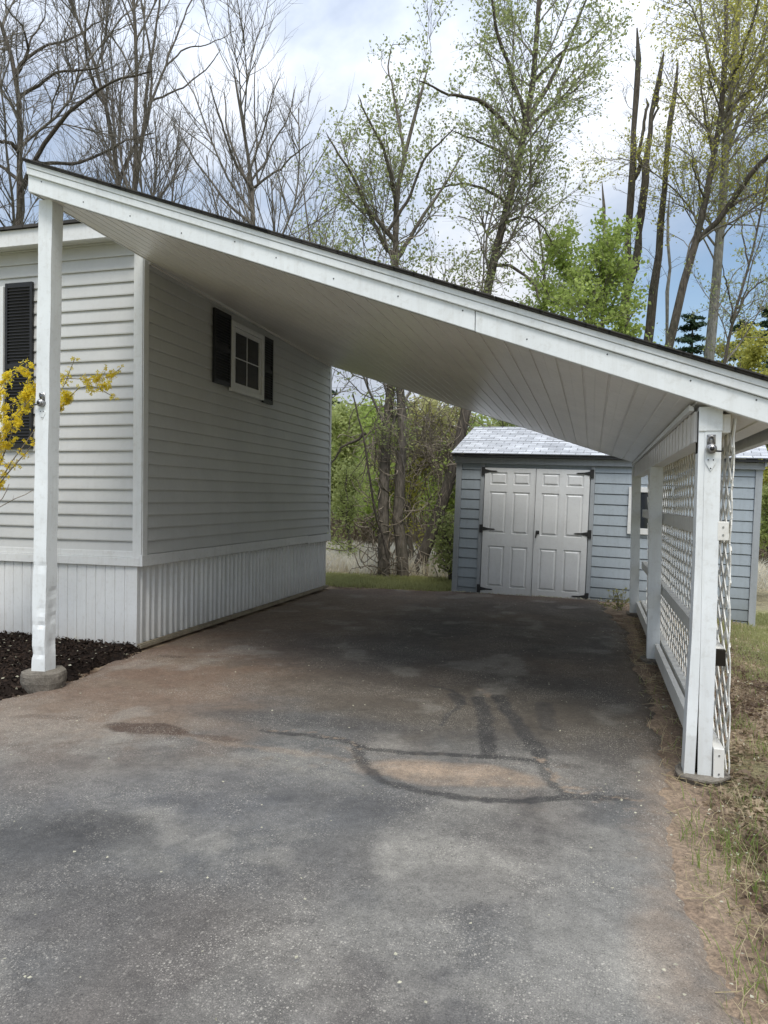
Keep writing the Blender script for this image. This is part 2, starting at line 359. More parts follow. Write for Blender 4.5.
put(np.array([.10, .078, .055]), sst(.35, .02, dr+(nC-.5)*.1)*sst(4.2, 5.6, y), .8)
put(np.array([.10, .068, .05]), sst(.30, .0, dl)*sst(7, 6, y)*(y > 4.3), .75)
put(tan*.7, sst(.6, .8, nC)*sst(.5, .1, np.abs(y-3.9-.2*nA)), .25)
I = np.arange(len(xs)*len(ys)).reshape(len(xs), len(ys))
Q = np.stack([I[:-1, :-1], I[1:, :-1], I[1:, 1:], I[:-1, 1:]], -1).reshape(-1, 4)
Q = Q[(edge[Q] > 0).all(1)]
used = np.unique(Q); rm = np.full(len(x), -1); rm[used] = np.arange(len(used))
tag(npmesh('driveway', np.stack([x, y, z], 1)[used], rm[Q], M['asphalt'], smooth=True, col=c[used]), kind='structure')

# ------------------------------------------------------------------ scatter
def quads(P, size, rg, flat=0., asp=1.6):
    n = len(P); a = rg.normal(size=(n, 3)); a[:, 2] *= (1-flat); a /= np.linalg.norm(a, axis=1, keepdims=True)
    b = np.cross(a, rg.normal(size=(n, 3))+np.array([0, 0, 1e-3])); 
    if flat: b[:, 2] *= (1-flat)
    b /= np.linalg.norm(b, axis=1, keepdims=True)
    s = (size*rg.uniform(.6, 1.35, n))[:, None]
    nrm = np.cross(a, b); 
    V = np.stack([P-a*s*asp/2, P+b*s/2+nrm*s*.12, P+a*s*asp/2, P-b*s/2+nrm*s*.12], 1).reshape(-1, 3)
    return V, np.arange(4*n).reshape(n, 4)
def blades(P, h, w, rg, lean=.5):
    n = len(P); hh = (h*rg.uniform(.5, 1.3, n))[:, None]; th = rg.uniform(0, 6.283, n); ld = np.stack([np.cos(th), np.sin(th), np.zeros(n)], 1)*hh*(rg.uniform(0, lean, n)[:, None])
    th2 = rg.uniform(0, 6.283, n); wd = np.stack([np.cos(th2), np.sin(th2), np.zeros(n)], 1)*(w*rg.uniform(.7, 1.2, n))[:, None]/2
    up = np.array([0, 0, 1.])*hh
    m_ = P+ld*.38+up*.58; tp = P+ld+up*.93
    V = np.stack([P-wd, P+wd, m_+wd*.8, m_-wd*.8, tp+wd*.12, tp-wd*.12], 1).reshape(-1, 3)
    i = np.arange(n)*6
    return V, np.concatenate([np.stack([i, i+1, i+2, i+3], 1), np.stack([i+3, i+2, i+4, i+5], 1)])
def gz(x, y): return relief(x, y)-.008
# grass tufts on the right verge
rg = np.random.default_rng(21)
def area(n, x0, x1, y0, y1, fn):
    X = rg.uniform(x0, x1, n*3); Y = rg.uniform(y0, y1, n*3); k = rg.random(n*3) < fn(X, Y); return X[k][:n], Y[k][:n]
TC = [(1.02, 4.0), (.78, 4.0), (.60, 3.55), (.72, 2.75), (.60, 2.55), (.66, 3.25), (.9, 3.6), (.74, 2.45), (1.2, 4.9), (1.0, 5.4), (.57, 2.28)]
def tuft(x, y): 
    v = np.zeros(len(x))
    for i, (a, b) in enumerate(TC): v = np.maximum(v, np.exp(-((x-a)**2+(y-b)**2)/(2*(.07+.035*(i % 3))**2)))
    return v
X1, Y1 = area(9000, .4, 2.4, 1.8, 8, lambda a, b: tuft(a, b)*.95*(fbm(a, b, 9, 5) > .38)+.02)
X2, Y2 = area(22000, .8, 4.5, 7, 13, lambda a, b: sst(1.1, 2.2, a+.5*fbm(a, b, 3, 9))*(.15+.7*(fbm(a, b, 4, 6) > .45)))
X3, Y3 = area(34000, -6.2, 1.5, 11.8, 13.9, lambda a, b: sst(11.75, 12.2, b+.3*(fbm(a, b, 4, 9)-.5))*sst(14, 13.5, b))
V1, F1 = blades(np.stack([X1, Y1, gz(X1, Y1)], 1), .075, .0045, rg, 1.0)
V2, F2 = blades(np.stack([X2, Y2, gz(X2, Y2)], 1), .06, .010, rg, .7)
V3, F3 = blades(np.stack([X3, Y3, gz(X3, Y3)], 1), .07, .012, rg, .7)
tag(npmesh('grass', V1, F1, M['blade']), 'green grass growing in tufts on the verge', 'grass', kind='stuff')
tag(npmesh('lawn_grass', np.concatenate([V2, V3]), np.concatenate([F2, F3+len(V2)]), M['lawnblade']), 'mown yellow-green lawn beside and behind the shed', 'lawn', kind='stuff')
Xd, Yd = area(6000, .38, 3.0, 1.8, 10, lambda a, b: .05+.8*tuft(a, b)+.10*(fbm(a, b, 3, 19) > .55))
V1, F1 = blades(np.stack([Xd, Yd, gz(Xd, Yd)], 1), .07, .0035, rg, 2.2)
tag(npmesh('dry_grass', V1, F1, M['dryblade']), 'straw coloured dry grass lying on the verge', 'dry grass', kind='stuff')
# dead leaves and twigs
Xl, Yl = area(42000, .40, 3.4, 1.9, 9.5, lambda a, b: (.25+.75*(fbm(a, b, 2.5, 29) > .45))*sst(.38, .75, a-right_edge(b)+.35)*np.where(b > 7.6, sst(2, 1, a), 1))
V1, F1 = quads(np.stack([Xl, Yl, gz(Xl, Yl)+.012+rg.random(len(Xl))*.015], 1), .015*rg.uniform(.6, 1.7, len(Xl)), rg, .6)
Xk, Yk = area(2600, .5, 3.5, 1.9, 10, lambda a, b: .2+.7*(fbm(a, b, 2.5, 39) > .5)); V2, F2 = quads(np.stack([Xk, Yk, gz(Xk, Yk)+.02], 1), .012, rg, .7)
tag(npmesh('pale_flecks', V2, F2, M['petal']), 'pale flecks of dead leaf lying on the brown verge', 'leaf flecks', kind='stuff')
tag(npmesh('leaf_litter', V1, F1, M['deadleaf']), 'brown dead leaves and bark scattered over the verge', 'leaf litter', kind='stuff')
Xl, Yl = area(2600, .42, 3.0, 1.9, 10, lambda a, b: .25+.7*(fbm(a, b, 2.2, 33) > .47))
th = rg.uniform(0, 6.28, len(Xl)); L = rg.uniform(.05, .22, len(Xl)); P = np.stack([Xl, Yl, gz(Xl, Yl)+.018], 1)
mb = MB()
for p, t, l in zip(P, th, L):
    d = np.array([math.cos(t), math.sin(t), rg.uniform(-.08, .12)])*l; q = np.array([-d[1], d[0], 0])*rg.uniform(-.15, .15)
    mb.tube([p-d/2, p+q, p+d/2], [.0018, .0016, .001], 3, False)
tag(mb.build('fallen_twigs', M['dryblade']), 'thin dry twigs strewn over the verge', 'twigs', kind='stuff')
# petals and crumbs on the asphalt
Xp, Yp = area(950, -4.1, .5, 1.6, 11.5, lambda a, b: .12+.5*sst(.3, -.2, right_edge(b)-a-.3)+.4*sst(4.5, 6, b))
V1, F1 = quads(np.stack([Xp, Yp, Xp*0+.034], 1), .011, rg, .92, 1.3)
tag(npmesh('fallen_petals', V1, F1, M['petal']), 'tiny pale petals and crumbs littering the asphalt', 'petals', kind='stuff')

# mulch bed
xs = np.arange(-9, -4.0, .03); ys = np.arange(3.9, 6.3, .03); X, Y = np.meshgrid(xs, ys, indexing='ij'); x = X.ravel(); y = Y.ravel()
ed = left_edge(y)-x+(fbm(x, y, 5, 2)-.5)*.22+.08; ed = np.minimum(ed, (y-(4.08+.02*(x+4)))+(fbm(x, y, 5, 6)-.5)*.15)
z = -.02+.07*sst(0, .25, ed)+(fbm(x, y, 11, 8)-.5)*.06+(fbm(x, y, 25, 18)-.5)*.04+sst(.5, 2, ed)*.03
I = np.arange(len(xs)*len(ys)).reshape(len(xs), len(ys)); Q = np.stack([I[:-1, :-1], I[1:, :-1], I[1:, 1:], I[:-1, 1:]], -1).reshape(-1, 4); Q = Q[(ed[Q] > 0).all(1)]
used = np.unique(Q); rm = np.full(len(x), -1); rm[used] = np.arange(len(used)); MV = np.stack([x, y, z], 1)[used]
tag(npmesh('mulch_bed', MV, rm[Q], M['mulch'], smooth=False), kind='structure')
k = rg.integers(0, len(MV), 16000); k = k[MV[k, 0] > -6.5]
V1, F1 = quads(MV[k]+np.stack([rg.normal(0, .02, len(k)), rg.normal(0, .02, len(k)), rg.uniform(.0, .02, len(k))], 1), .017, rg, .5, 2.4)
tag(npmesh('bark_chips', V1, F1, M['chip']), 'black bark mulch chips heaped in the bed by the skirting', 'mulch', kind='stuff')
k = rg.integers(0, len(MV), 420)
V1, F1 = quads(MV[k]+np.array([0, 0, .022]), .019, rg, .85, 1.5)
tag(npmesh('fallen_blossom', V1, F1, M['petal']), 'pale fallen blossom scattered on the black mulch', 'petals', kind='stuff')

# ------------------------------------------------------------------ mobile home
HX, HY0, HY1 = -4.22, 6.3, 11.62
home = empty('mobile_home', (HX, HY0, 0), 'light grey vinyl sided mobile home with white ribbed skirting and black shutters', 'mobile home')
def loc(o_mb, name, mat, parent, bevel=0, off=(HX, HY0, 0), smooth=False):   # world coords -> local of the parent Empty
    o_mb.v = [(a-off[0], b-off[1], c_-off[2]) for a, b, c_ in o_mb.v]
    return o_mb.build(name, mat, parent, bevel, smooth)
def lap_profile(z0, z1, h, out=.019):
    p = []; zz = z0
    while zz < z1-1e-6:
        t = min(zz+h, z1)
        p += [(out, zz), (out+.001, zz+.012), (.002, t-.002), (.0015, t)]
        zz = t
    return p
def siding_strip(mb, a, b, nrm, prof):     # a, b: 2D ends; nrm outward
    n = len(prof); pa = [(a[0]+nrm[0]*o, a[1]+nrm[1]*o, z) for o, z in prof]; pb = [(b[0]+nrm[0]*o, b[1]+nrm[1]*o, z) for o, z in prof]
    mb.poly(pa+pb, [(i, i+1, n+i+1, n+i) for i in range(n-1)])
prof = lap_profile(.93, 4.03, .1265)
core = MB(); core.box(-15.5, HX-.02, HY0+.02, HY1-.02, .82, 4.02); core.box(-15.4, HX-.09, HY0+.05, HY1-.05, 0, .8195)
core.poly([(HX-.02, HY0+.02, 4.02), (HX-.02, HY1-.02, 4.02), (HX-.02, 8.96, 4.5), (-15.5, HY0+.02, 4.02), (-15.5, HY1-.02, 4.02), (-15.5, 8.96, 4.5)], [(0, 1, 2), (3, 5, 4), (0, 2, 5, 3), (1, 4, 5, 2)])
loc(core, 'wall_core', M['siding'], home)
w = MB(); siding_strip(w, (-15.5, HY0), (HX, HY0), (0, -1), prof); fwall = loc(w, 'wall', M['siding'], home)
w = MB(); siding_strip(w, (HX, HY0), (HX, HY1), (1, 0), prof)
w2 = MB(); siding_strip(w2, (HX, HY1), (-15.5, HY1), (0, 1), prof); loc(w2, 'wall', M['siding'], home)
tag(loc(w, 'wall', M['siding'], home), 'end wall of the home, in the shade of the carport')
# end-of-panel joints
w = MB()
r2 = np.random.default_rng(5)
for i in range(22):
    zc = .93+.1265*r2.integers(0, 22); yy = r2.uniform(6.6, 11.3)
    w.hexa([(HX+.0015, yy, zc+.002), (HX+.016, yy, zc+.002), (HX+.016, yy+.002, zc+.002), (HX+.0015, yy+.002, zc+.002)], [(HX+.0015, yy, zc+.12), (HX+.004, yy, zc+.12), (HX+.004, yy+.002, zc+.12), (HX+.0015, yy+.002, zc+.12)])
for i in range(8):
    zc = .93+.1265*r2.integers(0, 22); xx = r2.uniform(-5.9, -4.5)
    w.hexa([(xx, HY0-.016, zc+.002), (xx+.002, HY0-.016, zc+.002), (xx+.002, HY0-.001, zc+.002), (xx, HY0-.001, zc+.002)], [(xx, HY0-.004, zc+.12), (xx+.002, HY0-.004, zc+.12), (xx+.002, HY0-.001, zc+.12), (xx, HY0-.001, zc+.12)])
tag(loc(w, 'siding_joint', M['siding'], home), kind='stuff')
w = MB(); w.box(HX-.085, HX+.014, HY0-.030, HY0-.0205, .86, 4.03); w.box(HX+.0155, HX+.026, HY0-.024, HY0+.06, .86, 4.03); loc(w, 'corner_trim', M['trim'], home, .003)
w = MB(); w.box(HX+.0155, HX+.024, HY1-.06, HY1+.02, .9, 4.03); loc(w, 'corner_trim', M['trim'], home, .003)
w = MB(); w.box(-15.5, HX-.087, HY0-.020, HY0+.01, .90, .96); w.box(-15.5, HX-.001, HY0-.034, HY0+.01, .815, .898); loc(w, 'band_board', M['trim'], home, .003)
w = MB(); w.box(HX-.01, HX+.030, HY0-.034, 10.62, .815, .925); w.box(HX-.01, HX+.033, 10.625, HY1+.02, .80, .915); loc(w, 'band_board', M['trim'], home, .003)
# skirting
w = MB(); xx = -15.4
pr = [(-.001, 0)]
p = []
while xx < HX-.17:
    p += [(xx, HY0-.004), (xx+.096, HY0-.004), (xx+.100, HY0+.006), (xx+.106, HY0+.006)]; xx += .11
p += [(HX-.085, HY0-.008), (HX-.044, HY0-.008), (HX-.044, HY0+.03)]
n = len(p); w.poly([(a, b, -.03) for a, b in p]+[(a, b, .815) for a, b in p], [(i, i+1, n+i+1, n+i) for i in range(n-1)]); loc(w, 'skirting', M['skirt'], home)
SX = HX-.05
p = [(SX+.005, HY0-.004)]; yy = HY0+.02; i = 0
while yy < HY1-.1:
    g = .07 if i % 2 else .042
    p += [(SX+.006, yy), (SX-.012, yy+.010), (SX-.012, yy+g), (SX+.012, yy+g+.010), (SX+.012, yy+g+.034)]; yy += g+.05; i += 1
p += [(SX+.006, HY1)]
n = len(p); w = MB()
w.poly([(a+.0, b-.01, .05) for a, b in p]+[(a, b, .815) for a, b in p], [(i, i+1, n+i+1, n+i) for i in range(n-1)]); tag(loc(w, 'skirting', M['skirt'], home), 'ribbed metal skirting beside the driveway')
w = MB(); w.box(HX-.035, HX+.012, HY0-.02, HY1, .012, .045); w.box(HX-.032, HX+.0, HY0-.02, HY1, .0465, .056); loc(w, 'base_track', M['wood'], home, .003)
# eaves
w = MB(); w.box(-15.9, HX-.04, HY0-.20, HY0-.16, 3.96, 4.12); loc(w, 'fascia', M['trim'], home, .004)
w = MB(); w.box(-15.9, HX-.04, HY0-.158, HY0-.02, 3.985, 4.0); loc(w, 'eave_soffit', M['trim'], home)
w = MB(); w.hexa([(-15.9, HY0-.23, 4.122), (HX-.04, HY0-.23, 4.122), (HX-.04, 8.96, 4.56), (-15.9, 8.96, 4.56)], [(-15.9, HY0-.23, 4.15), (HX-.04, HY0-.23, 4.15), (HX-.04, 8.96, 4.60), (-15.9, 8.96, 4.60)])
w.hexa([(-15.9, 8.962, 4.56), (HX-.04, 8.962, 4.56), (HX-.04, HY1+.23, 4.09), (-15.9, HY1+.23, 4.09)], [(-15.9, 8.962, 4.60), (HX-.04, 8.962, 4.60), (HX-.04, HY1+.23, 4.13), (-15.9, HY1+.23, 4.13)])
rf = loc(w, 'roof', M['shingle_dark'], home); uvmap(rf, lambda p: (p.x, p.y))

def shutter_mesh(wid, hei):      # local: x along width, y outward(-), z up
    m = MB(); s = .028
    m.box(0, wid, -.012, 0, 0, hei); m.box(0, s, -.030, -.0125, 0, hei); m.box(wid-s, wid, -.030, -.0125, 0, hei)
    for z0 in (0, hei*.5-.03, hei-.05): m.box(s+.001, wid-s-.001, -.029, -.0125, z0, z0+.05)
    zz = .06
    while zz < hei-.07:
        if abs(zz-hei*.5) > .05: m.hexa([(s, -.014, zz+.018), (wid-s, -.014, zz+.018), (wid-s, -.026, zz), (s, -.026, zz)], [(s, -.014, zz+.023), (wid-s, -.014, zz+.023), (wid-s, -.030, zz+.005), (s, -.030, zz+.005)])
        zz += .032
    return m
def place(o, loc_, rz, parent): o.parent = parent; o.location = Vector(loc_); o.rotation_euler = (0, 0, rz); return o
hl = lambda a, b, c_: (a-HX, b-HY0, c_)
o = shutter_mesh(.33, 1.68).build('shutter', M['shutter'], home, .002); place(o, hl(-5.80, HY0-.022, 1.97), 0, home)
o = shutter_mesh(.40, .85).build('shutter', M['shutter'], home, .002); place(o, hl(HX+.022, 7.62, 2.81), R(90), home)
o = shutter_mesh(.30, .87).build('shutter', M['shutter'], home, .002); place(o, hl(HX+.022, 8.93, 2.75), R(90), home)
def window(wid, hei, parent, pos, rz, cols=2, rows=2):
    m = MB(); f = .06
    def ring(a, d0, d1, i0): # frame ring
        m.box(i0, i0+a, d0, d1, i0, hei-i0); m.box(wid-i0-a, wid-i0, d0, d1, i0, hei-i0); m.box(i0+a+.0005, wid-i0-a-.0005, d0+.001, d1, i0, i0+a); m.box(i0+a+.0005, wid-i0-a-.0005, d0+.001, d1, hei-i0-a, hei-i0)
    ring(f, -.045, 0, 0); ring(.05, -.030, 0, f+.004)
    fr = m.build('window', M['trim'], parent, .003); place(fr, pos, rz, parent)
    i = f+.055
    g = MB(); g.box(i, wid-i, -.012, -.006, i, hei-i); g.build('pane', M['glass'], fr)
    g = MB()
    for k in range(1, cols): xx = i+(wid-2*i)*k/cols; g.box(xx-.006, xx+.006, -.018, -.0125, i, hei-i)
    for k in range(1, rows): zz = i+(hei-2*i)*k/rows; g.box(i, wid-i, -.0195, -.0127, zz-.006, zz+.006)
    g.build('muntin', M['trim'], fr)
    return fr
window(.90, .84, home, hl(HX+.021, 8.02, 2.77), R(90))
window(1.3, 1.62, home, hl(-7.11, HY0-.021, 2.0), 0, 1, 2)

# ------------------------------------------------------------------ carport
cp = empty('carport', (-1.8, 7.5, 0), 'white lean-to carport with sloping grooved ceiling, beside the mobile home', 'carport')
OFF = (-1.8, 7.5, 0)
def cl(mb, name, mat, bevel=0, parent=cp, smooth=False): return loc(mb, name, mat, parent, bevel, OFF, smooth)
XL, XR = -4.20, .95
def xs_(x, t): return x+(.125*(1-t/.27) if (t < .27 and x < -4.0) else 0)
def yf(x): return 4.683-.0905*(x+4.139)
def yb(x): return 11.56-.242*(x+4.24)
def zc(x, t):      # ceiling height, t=0 front, 1 back
    zf = 3.79-.3745*(x+4.139); zb = 3.705-.3525*(x+4.24)
    return zf*(1-t)+zb*t-.005*math.sin(math.pi*t)*math.sin(x*2.1)
def cpt(x, t, dz=0):
    x = xs_(x, t); return (x, yf(x)+(yb(x)-yf(x))*t, zc(x, t)+dz)
w = MB(); prof = []; xx = XL; pw = .148
while xx < XR:
    prof += [(xx, 0), (xx+.060, 0), (xx+.063, .0012), (xx+.066, 0), (xx+pw-.016, 0), (xx+pw-.013, .006), (xx+pw-.004, .007)]; xx += pw
prof = [p for p in prof if p[0] <= XR]; nt = 24; n = len(prof)
w.poly([cpt(a, .004+.992*j/nt, b) for j in range(nt+1) for a, b in prof], [(j*n+i, j*n+i+1, (j+1)*n+i+1, (j+1)*n+i) for j in range(nt) for i in range(n-1)])
cl(w, 'ceiling', M['soffit'])
w = MB()   # roof deck and shingles
for ta, tb in ((.003, .998),):
    w.hexa([cpt(XL, ta, .05), cpt(XR, ta, .05), cpt(XR, tb, .05), cpt(XL, tb, .05)], [cpt(XL, ta, .192), cpt(XR, ta, .192), cpt(XR, tb, .192), cpt(XL, tb, .192)]); cl(w, 'roof_deck', M['wood'])
w = MB()
def rp(x, t, dz, dy=0): a = cpt(x, t, dz); return (a[0], a[1]+dy, a[2])
w.hexa([rp(XL-.05, 0, .2045, -.075), rp(XR+.05, 0, .2045, -.075), rp(XR+.05, 1, .2045, .05), rp(XL-.05, 1, .2045, .05)], [rp(XL-.05, 0, .2165, -.075), rp(XR+.05, 0, .2165, -.075), rp(XR+.05, 1, .2165, .05), rp(XL-.05, 1, .2165, .05)])
rf = cl(w, 'roof', M['shingle_dark']); uvmap(rf, lambda p: (p.y, p.x))
# ragged shingle edge along the front
w = MB(); xx = XL-.05; r2 = np.random.default_rng(3)
while xx < XR:
    L = r2.uniform(.15, .32); e = r2.uniform(.0, .012); h = r2.uniform(.001, .005)
    a0 = rp(xx, 0, .217, -.080-e); a1 = rp(xx+L*.985, 0, .217, -.080-e); b0 = rp(xx, 0, .217, .2); b1 = rp(xx+L*.985, 0, .217, .2)
    up1 = lambda q: (q[0], q[1], q[2]+.004+h)
    w.hexa([a0, a1, b1, b0], [up1(a0), up1(a1), up1(b1), up1(b0)]); xx += L
rf = cl(w, 'shingle_edge', M['shingle_dark']); uvmap(rf, lambda p: (p.y, p.x))
def frontboard(z0, z1, d0, d1, xa=XL-.03, xb=XR+.03, name='fascia', bev=.004, mat=M['post']):
    w = MB()
    w.hexa([rp(xa, 0, z0, -d0), rp(xb, 0, z0, -d0), rp(xb, 0, z0, -d1), rp(xa, 0, z0, -d1)], [rp(xa, 0, z1, -d0), rp(xb, 0, z1, -d0), rp(xb, 0, z1, -d1), rp(xa, 0, z1, -d1)])
    return cl(w, name, mat, bev)
jx = -.68                            # the lower board is in two lengths
frontboard(-.004, .118, .034, .002, XL-.03, jx); frontboard(-.006, .116, .035, .002, jx+.004, XR+.03)
frontboard(.1185, .166, .052, .002); frontboard(.1675, .203, .058, .002)
r2 = np.random.default_rng(12)
for i in range(13):
    xx = XL+.25+i*.4+r2.uniform(-.05, .05); q = rp(xx, 0, r2.uniform(.03, .10), -.0365); w = MB(); w.tube([(q[0], q[1], q[2]), (q[0], q[1]+.004, q[2])], .0045, 8); cl(w, 'nail_head', M['iron'])
for xo in (XR+.03, XL-.06):
    a, b = xo, xo+.03; w = MB()
    w.hexa([rp(a, 0, -.004, .003), rp(b, 0, -.004, .003), rp(b, 1, -.004, 0), rp(a, 1, -.004, 0)], [rp(a, 0, .202, .003), rp(b, 0, .202, .003), rp(b, 1, .202, 0), rp(a, 1, .202, 0)])
    cl(w, 'side_fascia', M['trim'], .003)
w = MB(); w.hexa([rp(XL-.03, 1, -.004, 0), rp(XR+.03, 1, -.004, 0), rp(XR+.03, 1, -.004, .03), rp(XL-.03, 1, -.004, .03)], [rp(XL-.03, 1, .202, 0), rp(XR+.03, 1, .202, 0), rp(XR+.03, 1, .202, .03), rp(XL-.03, 1, .202, .03)])
cl(w, 'rear_fascia', M['trim'], .003)
# beam on the low side with a moulding
PX = .585
w = MB(); zb0 = zc(PX, 0)-.016
w.hexa([(PX-.055, 4.35, 1.83), (PX+.055, 4.35, 1.83), (PX+.055, 10.40, 1.83), (PX-.055, 10.40, 1.83)], [(PX-.055, 4.35, zc(PX+.055, 0)-.003), (PX+.055, 4.35, zc(PX+.055, 0)-.003), (PX+.055, 10.40, zc(PX+.055, 1)-.003), (PX-.055, 10.40, zc(PX+.055, 1)-.003)])
for i in range(30):
    yy = 4.5+i*.2; w.box(PX-.0585, PX-.0555, yy, yy+.1, 1.832, 2.0)
cl(w, 'beam', M['soffit'], .002)
w = MB()
w.hexa([(PX-.085, 4.34, zc(PX, 0)-.022), (PX-.059, 4.34, zc(PX, 0)-.022), (PX-.059, 10.38, zc(PX, 1)-.022), (PX-.085, 10.38, zc(PX, 1)-.022)], [(PX-.085, 4.34, zc(PX, 0)+.012), (PX-.059, 4.34, zc(PX, 0)-.002), (PX-.059, 10.38, zc(PX, 1)-.002), (PX-.085, 10.38, zc(PX, 1)+.012)])
cl(w, 'moulding', M['trim'], .002)
# wall moulding where ceiling meets the home
w = MB(); w.hexa([(HX+.02, 6.35, zc(HX, .25)-.035), (HX+.045, 6.35, zc(HX, .25)-.035), (HX+.045, 11.52, zc(HX, 1)-.035), (HX+.02, 11.52, zc(HX, 1)-.035)], [(HX+.02, 6.35, zc(HX, .25)+.004), (HX+.045, 6.35, zc(HX, .25)-.006), (HX+.045, 11.52, zc(HX, 1)-.006), (HX+.02, 11.52, zc(HX, 1)+.004)])
cl(w, 'wall_moulding', M['soffit'], .002)

def dented_post(x0, y0, wd, z0, z1, seed, dents, base_shift=(0, 0)):
    m = MB(); nz = 110; ns = 6; r_ = np.random.default_rng(seed); ring = []
    h = wd/2
    cor = [(-h, -h), (h, -h), (h, h), (-h, h)]
    base = []
    for k in range(4):
        a = cor[k]; b = cor[(k+1) % 4]
        for j in range(ns): t = j/ns; base.append((a[0]+(b[0]-a[0])*t, a[1]+(b[1]-a[1])*t))
    n = len(base)
    ph = r_.uniform(0, 6, 8)
    V = []
    for i in range(nz+1):
        z_ = z0+(z1-z0)*i/nz; f_ = 1-i/nz
        for (a, b) in base:
            dx = dy = 0
            for (dz_, amp, wz, ang) in dents:
                e = math.exp(-((z_-dz_)/wz)**2)*amp; dirv = (math.cos(ang), math.sin(ang)); q = max(0, (a*dirv[0]+b*dirv[1])/h)
                q *= .6+.4*math.sin(a*60+b*45+ph[0]); dx -= dirv[0]*e*q; dy -= dirv[1]*e*q
            wv = .0012*math.sin(z_*9+ph[1]+a*20)
            V.append((x0+a+dx+base_shift[0]*f_+wv, y0+b+dy+base_shift[1]*f_+wv, z_))
    m.poly(V, [(i*n+j, i*n+(j+1) % n, (i+1)*n+(j+1) % n, (i+1)*n+j) for i in range(nz) for j in range(n)]+[tuple(range(n))[::-1], tuple(nz*n+j for j in range(n))])
    return m
dents = [(.95, .010, .03, -1.57), (.62, .014, .05, -.8), (.5, .016, .03, -1.3), (.35, .012, .06, -.2), (.75, .008, .03, 0), (1.25, .004, .1, -1.57), (.28, .015, .03, -1.9), (.55, .012, .02, .1), (1.6, .004, .05, -.7), (.42, .01, .015, -1.57)]
m = dented_post(-4.028, 4.80, .120, .14, zc(-3.98, .01)+.01, 1, dents, (-.045, -.01))
o = cl(m, 'post', M['post']); tag(o, 'tall left post wrapped in dented white sheet metal')
def footing(cx, cy, r1, z1, n=28, seed=0):
    m = MB(); r_ = np.random.default_rng(seed); ph = r_.uniform(0, 6, 5); P = []
    prof = [(r1*.80, -.05), (r1*.93, 0.02), (r1, z1*.45), (r1*1.0, z1*.8), (r1*.96, z1*.96), (r1*.88, z1)]
    for (rr, z_) in prof:
        for j in range(n):
            t = 6.283*j/n; q = rr*(1+.03*math.sin(3*t+ph[0])+.02*math.sin(7*t+ph[1]+z_*30)); P.append((cx+q*math.cos(t), cy+q*math.sin(t), z_+.004*math.sin(5*t+ph[2])))
    k = len(prof); m.poly(P, [(i*n+j, i*n+(j+1) % n, (i+1)*n+(j+1) % n, (i+1)*n+j) for i in range(k-1) for j in range(n)]+[tuple((k-1)*n+j for j in range(n))])
    return m
o = cl(footing(-4.065, 4.79, .165, .145, seed=1), 'footing', M['footing'])
for (py, sd) in ((4.36, 2), (7.40, 3), (10.38, 4)):
    cl(footing(.60, py, .14, .032, seed=sd), 'footing', M['footing'])
# the near right post: a core with a split cover that splays open at the foot
zt = zc(PX, 0)-.006
w = MB(); w.box(.545, .632, 4.315, 4.405, .05, zt-.02); cl(w, 'post', M['darkhole'])
def onf(px, py, Y=4.30): d = ray(px, py); return CAM+d*(Y/d[1])
lo = lambda a0, a1, y0, y1, z_: [(a0, y0, z_), (a1, y0, z_), (a1, y1, z_), (a0, y1, z_)]
rowz = [(403, 705.5, 722.3, 699.5), (560, 702, 718, 695), (640, 700.6, 716, 691.5), (700, 698.8, 713.8, 687.4), (735, 698, 712.6, 685.4), (778, 697.2, 711, 683.2)]
secs = [(onf(b, a)[0], onf(c_, a)[0], onf(b, a)[2]) for a, b, c_, d_ in rowz]
secs[0] = (secs[0][0], secs[0][1], zt)
w = MB()
for (a0, a1, za), (b0, b1, zb) in zip(secs[:-1], secs[1:]):
    w.hexa(lo(b0, b1, 4.292, 4.303, zb), lo(a0, a1, 4.292, 4.303, za)); w.hexa(lo(b1-.007, b1, 4.3035, 4.41, zb), lo(a1-.007, a1, 4.3035, 4.41, za))
tag(cl(w, 'post_cover', M['post']), 'right front face of the split white post cover')
gapw = [.0008, .0008, .0012, .004, .010, .016]
secs = [(onf(d_, a)[0], onf(b, a)[0]-gw, onf(b, a)[2], sh) for (a, b, c_, d_), gw, sh in zip(rowz, gapw, (0, 0, -.002, -.008, -.018, -.006))]
secs[0] = (secs[0][0], secs[0][1], zt, 0)
w = MB()
for (a0, a1, za, da), (b0, b1, zb, db_) in zip(secs[:-1], secs[1:]):
    w.hexa(lo(b0, b1, 4.294+db_, 4.302+db_, zb), lo(a0, a1, 4.294+da, 4.302+da, za)); w.hexa(lo(b0, b0+.007, 4.3025+db_, 4.41, zb), lo(a0, a0+.007, 4.3025+da, 4.41, za))
tag(cl(w, 'post_cover', M['post']), 'left strip of the post cover, bent outwards at the foot')
w = MB(); w.box(secs[0][0]-.003, onf(722.3, 403)[0]+.003, 4.286, 4.2915, 1.885, zt); cl(w, 'post_cap', M['post'], .002)
for py, sd in ((7.40, 5), (10.38, 6)):
    m = dented_post(.575 if py < 8 else .56, py, .112, .03, zc(PX+.05, 1)-.012 if py > 8 else 1.833, sd, [(.5, .003, .05, -1.5)]); cl(m, 'post', M['soffit'] if False else M['post'])
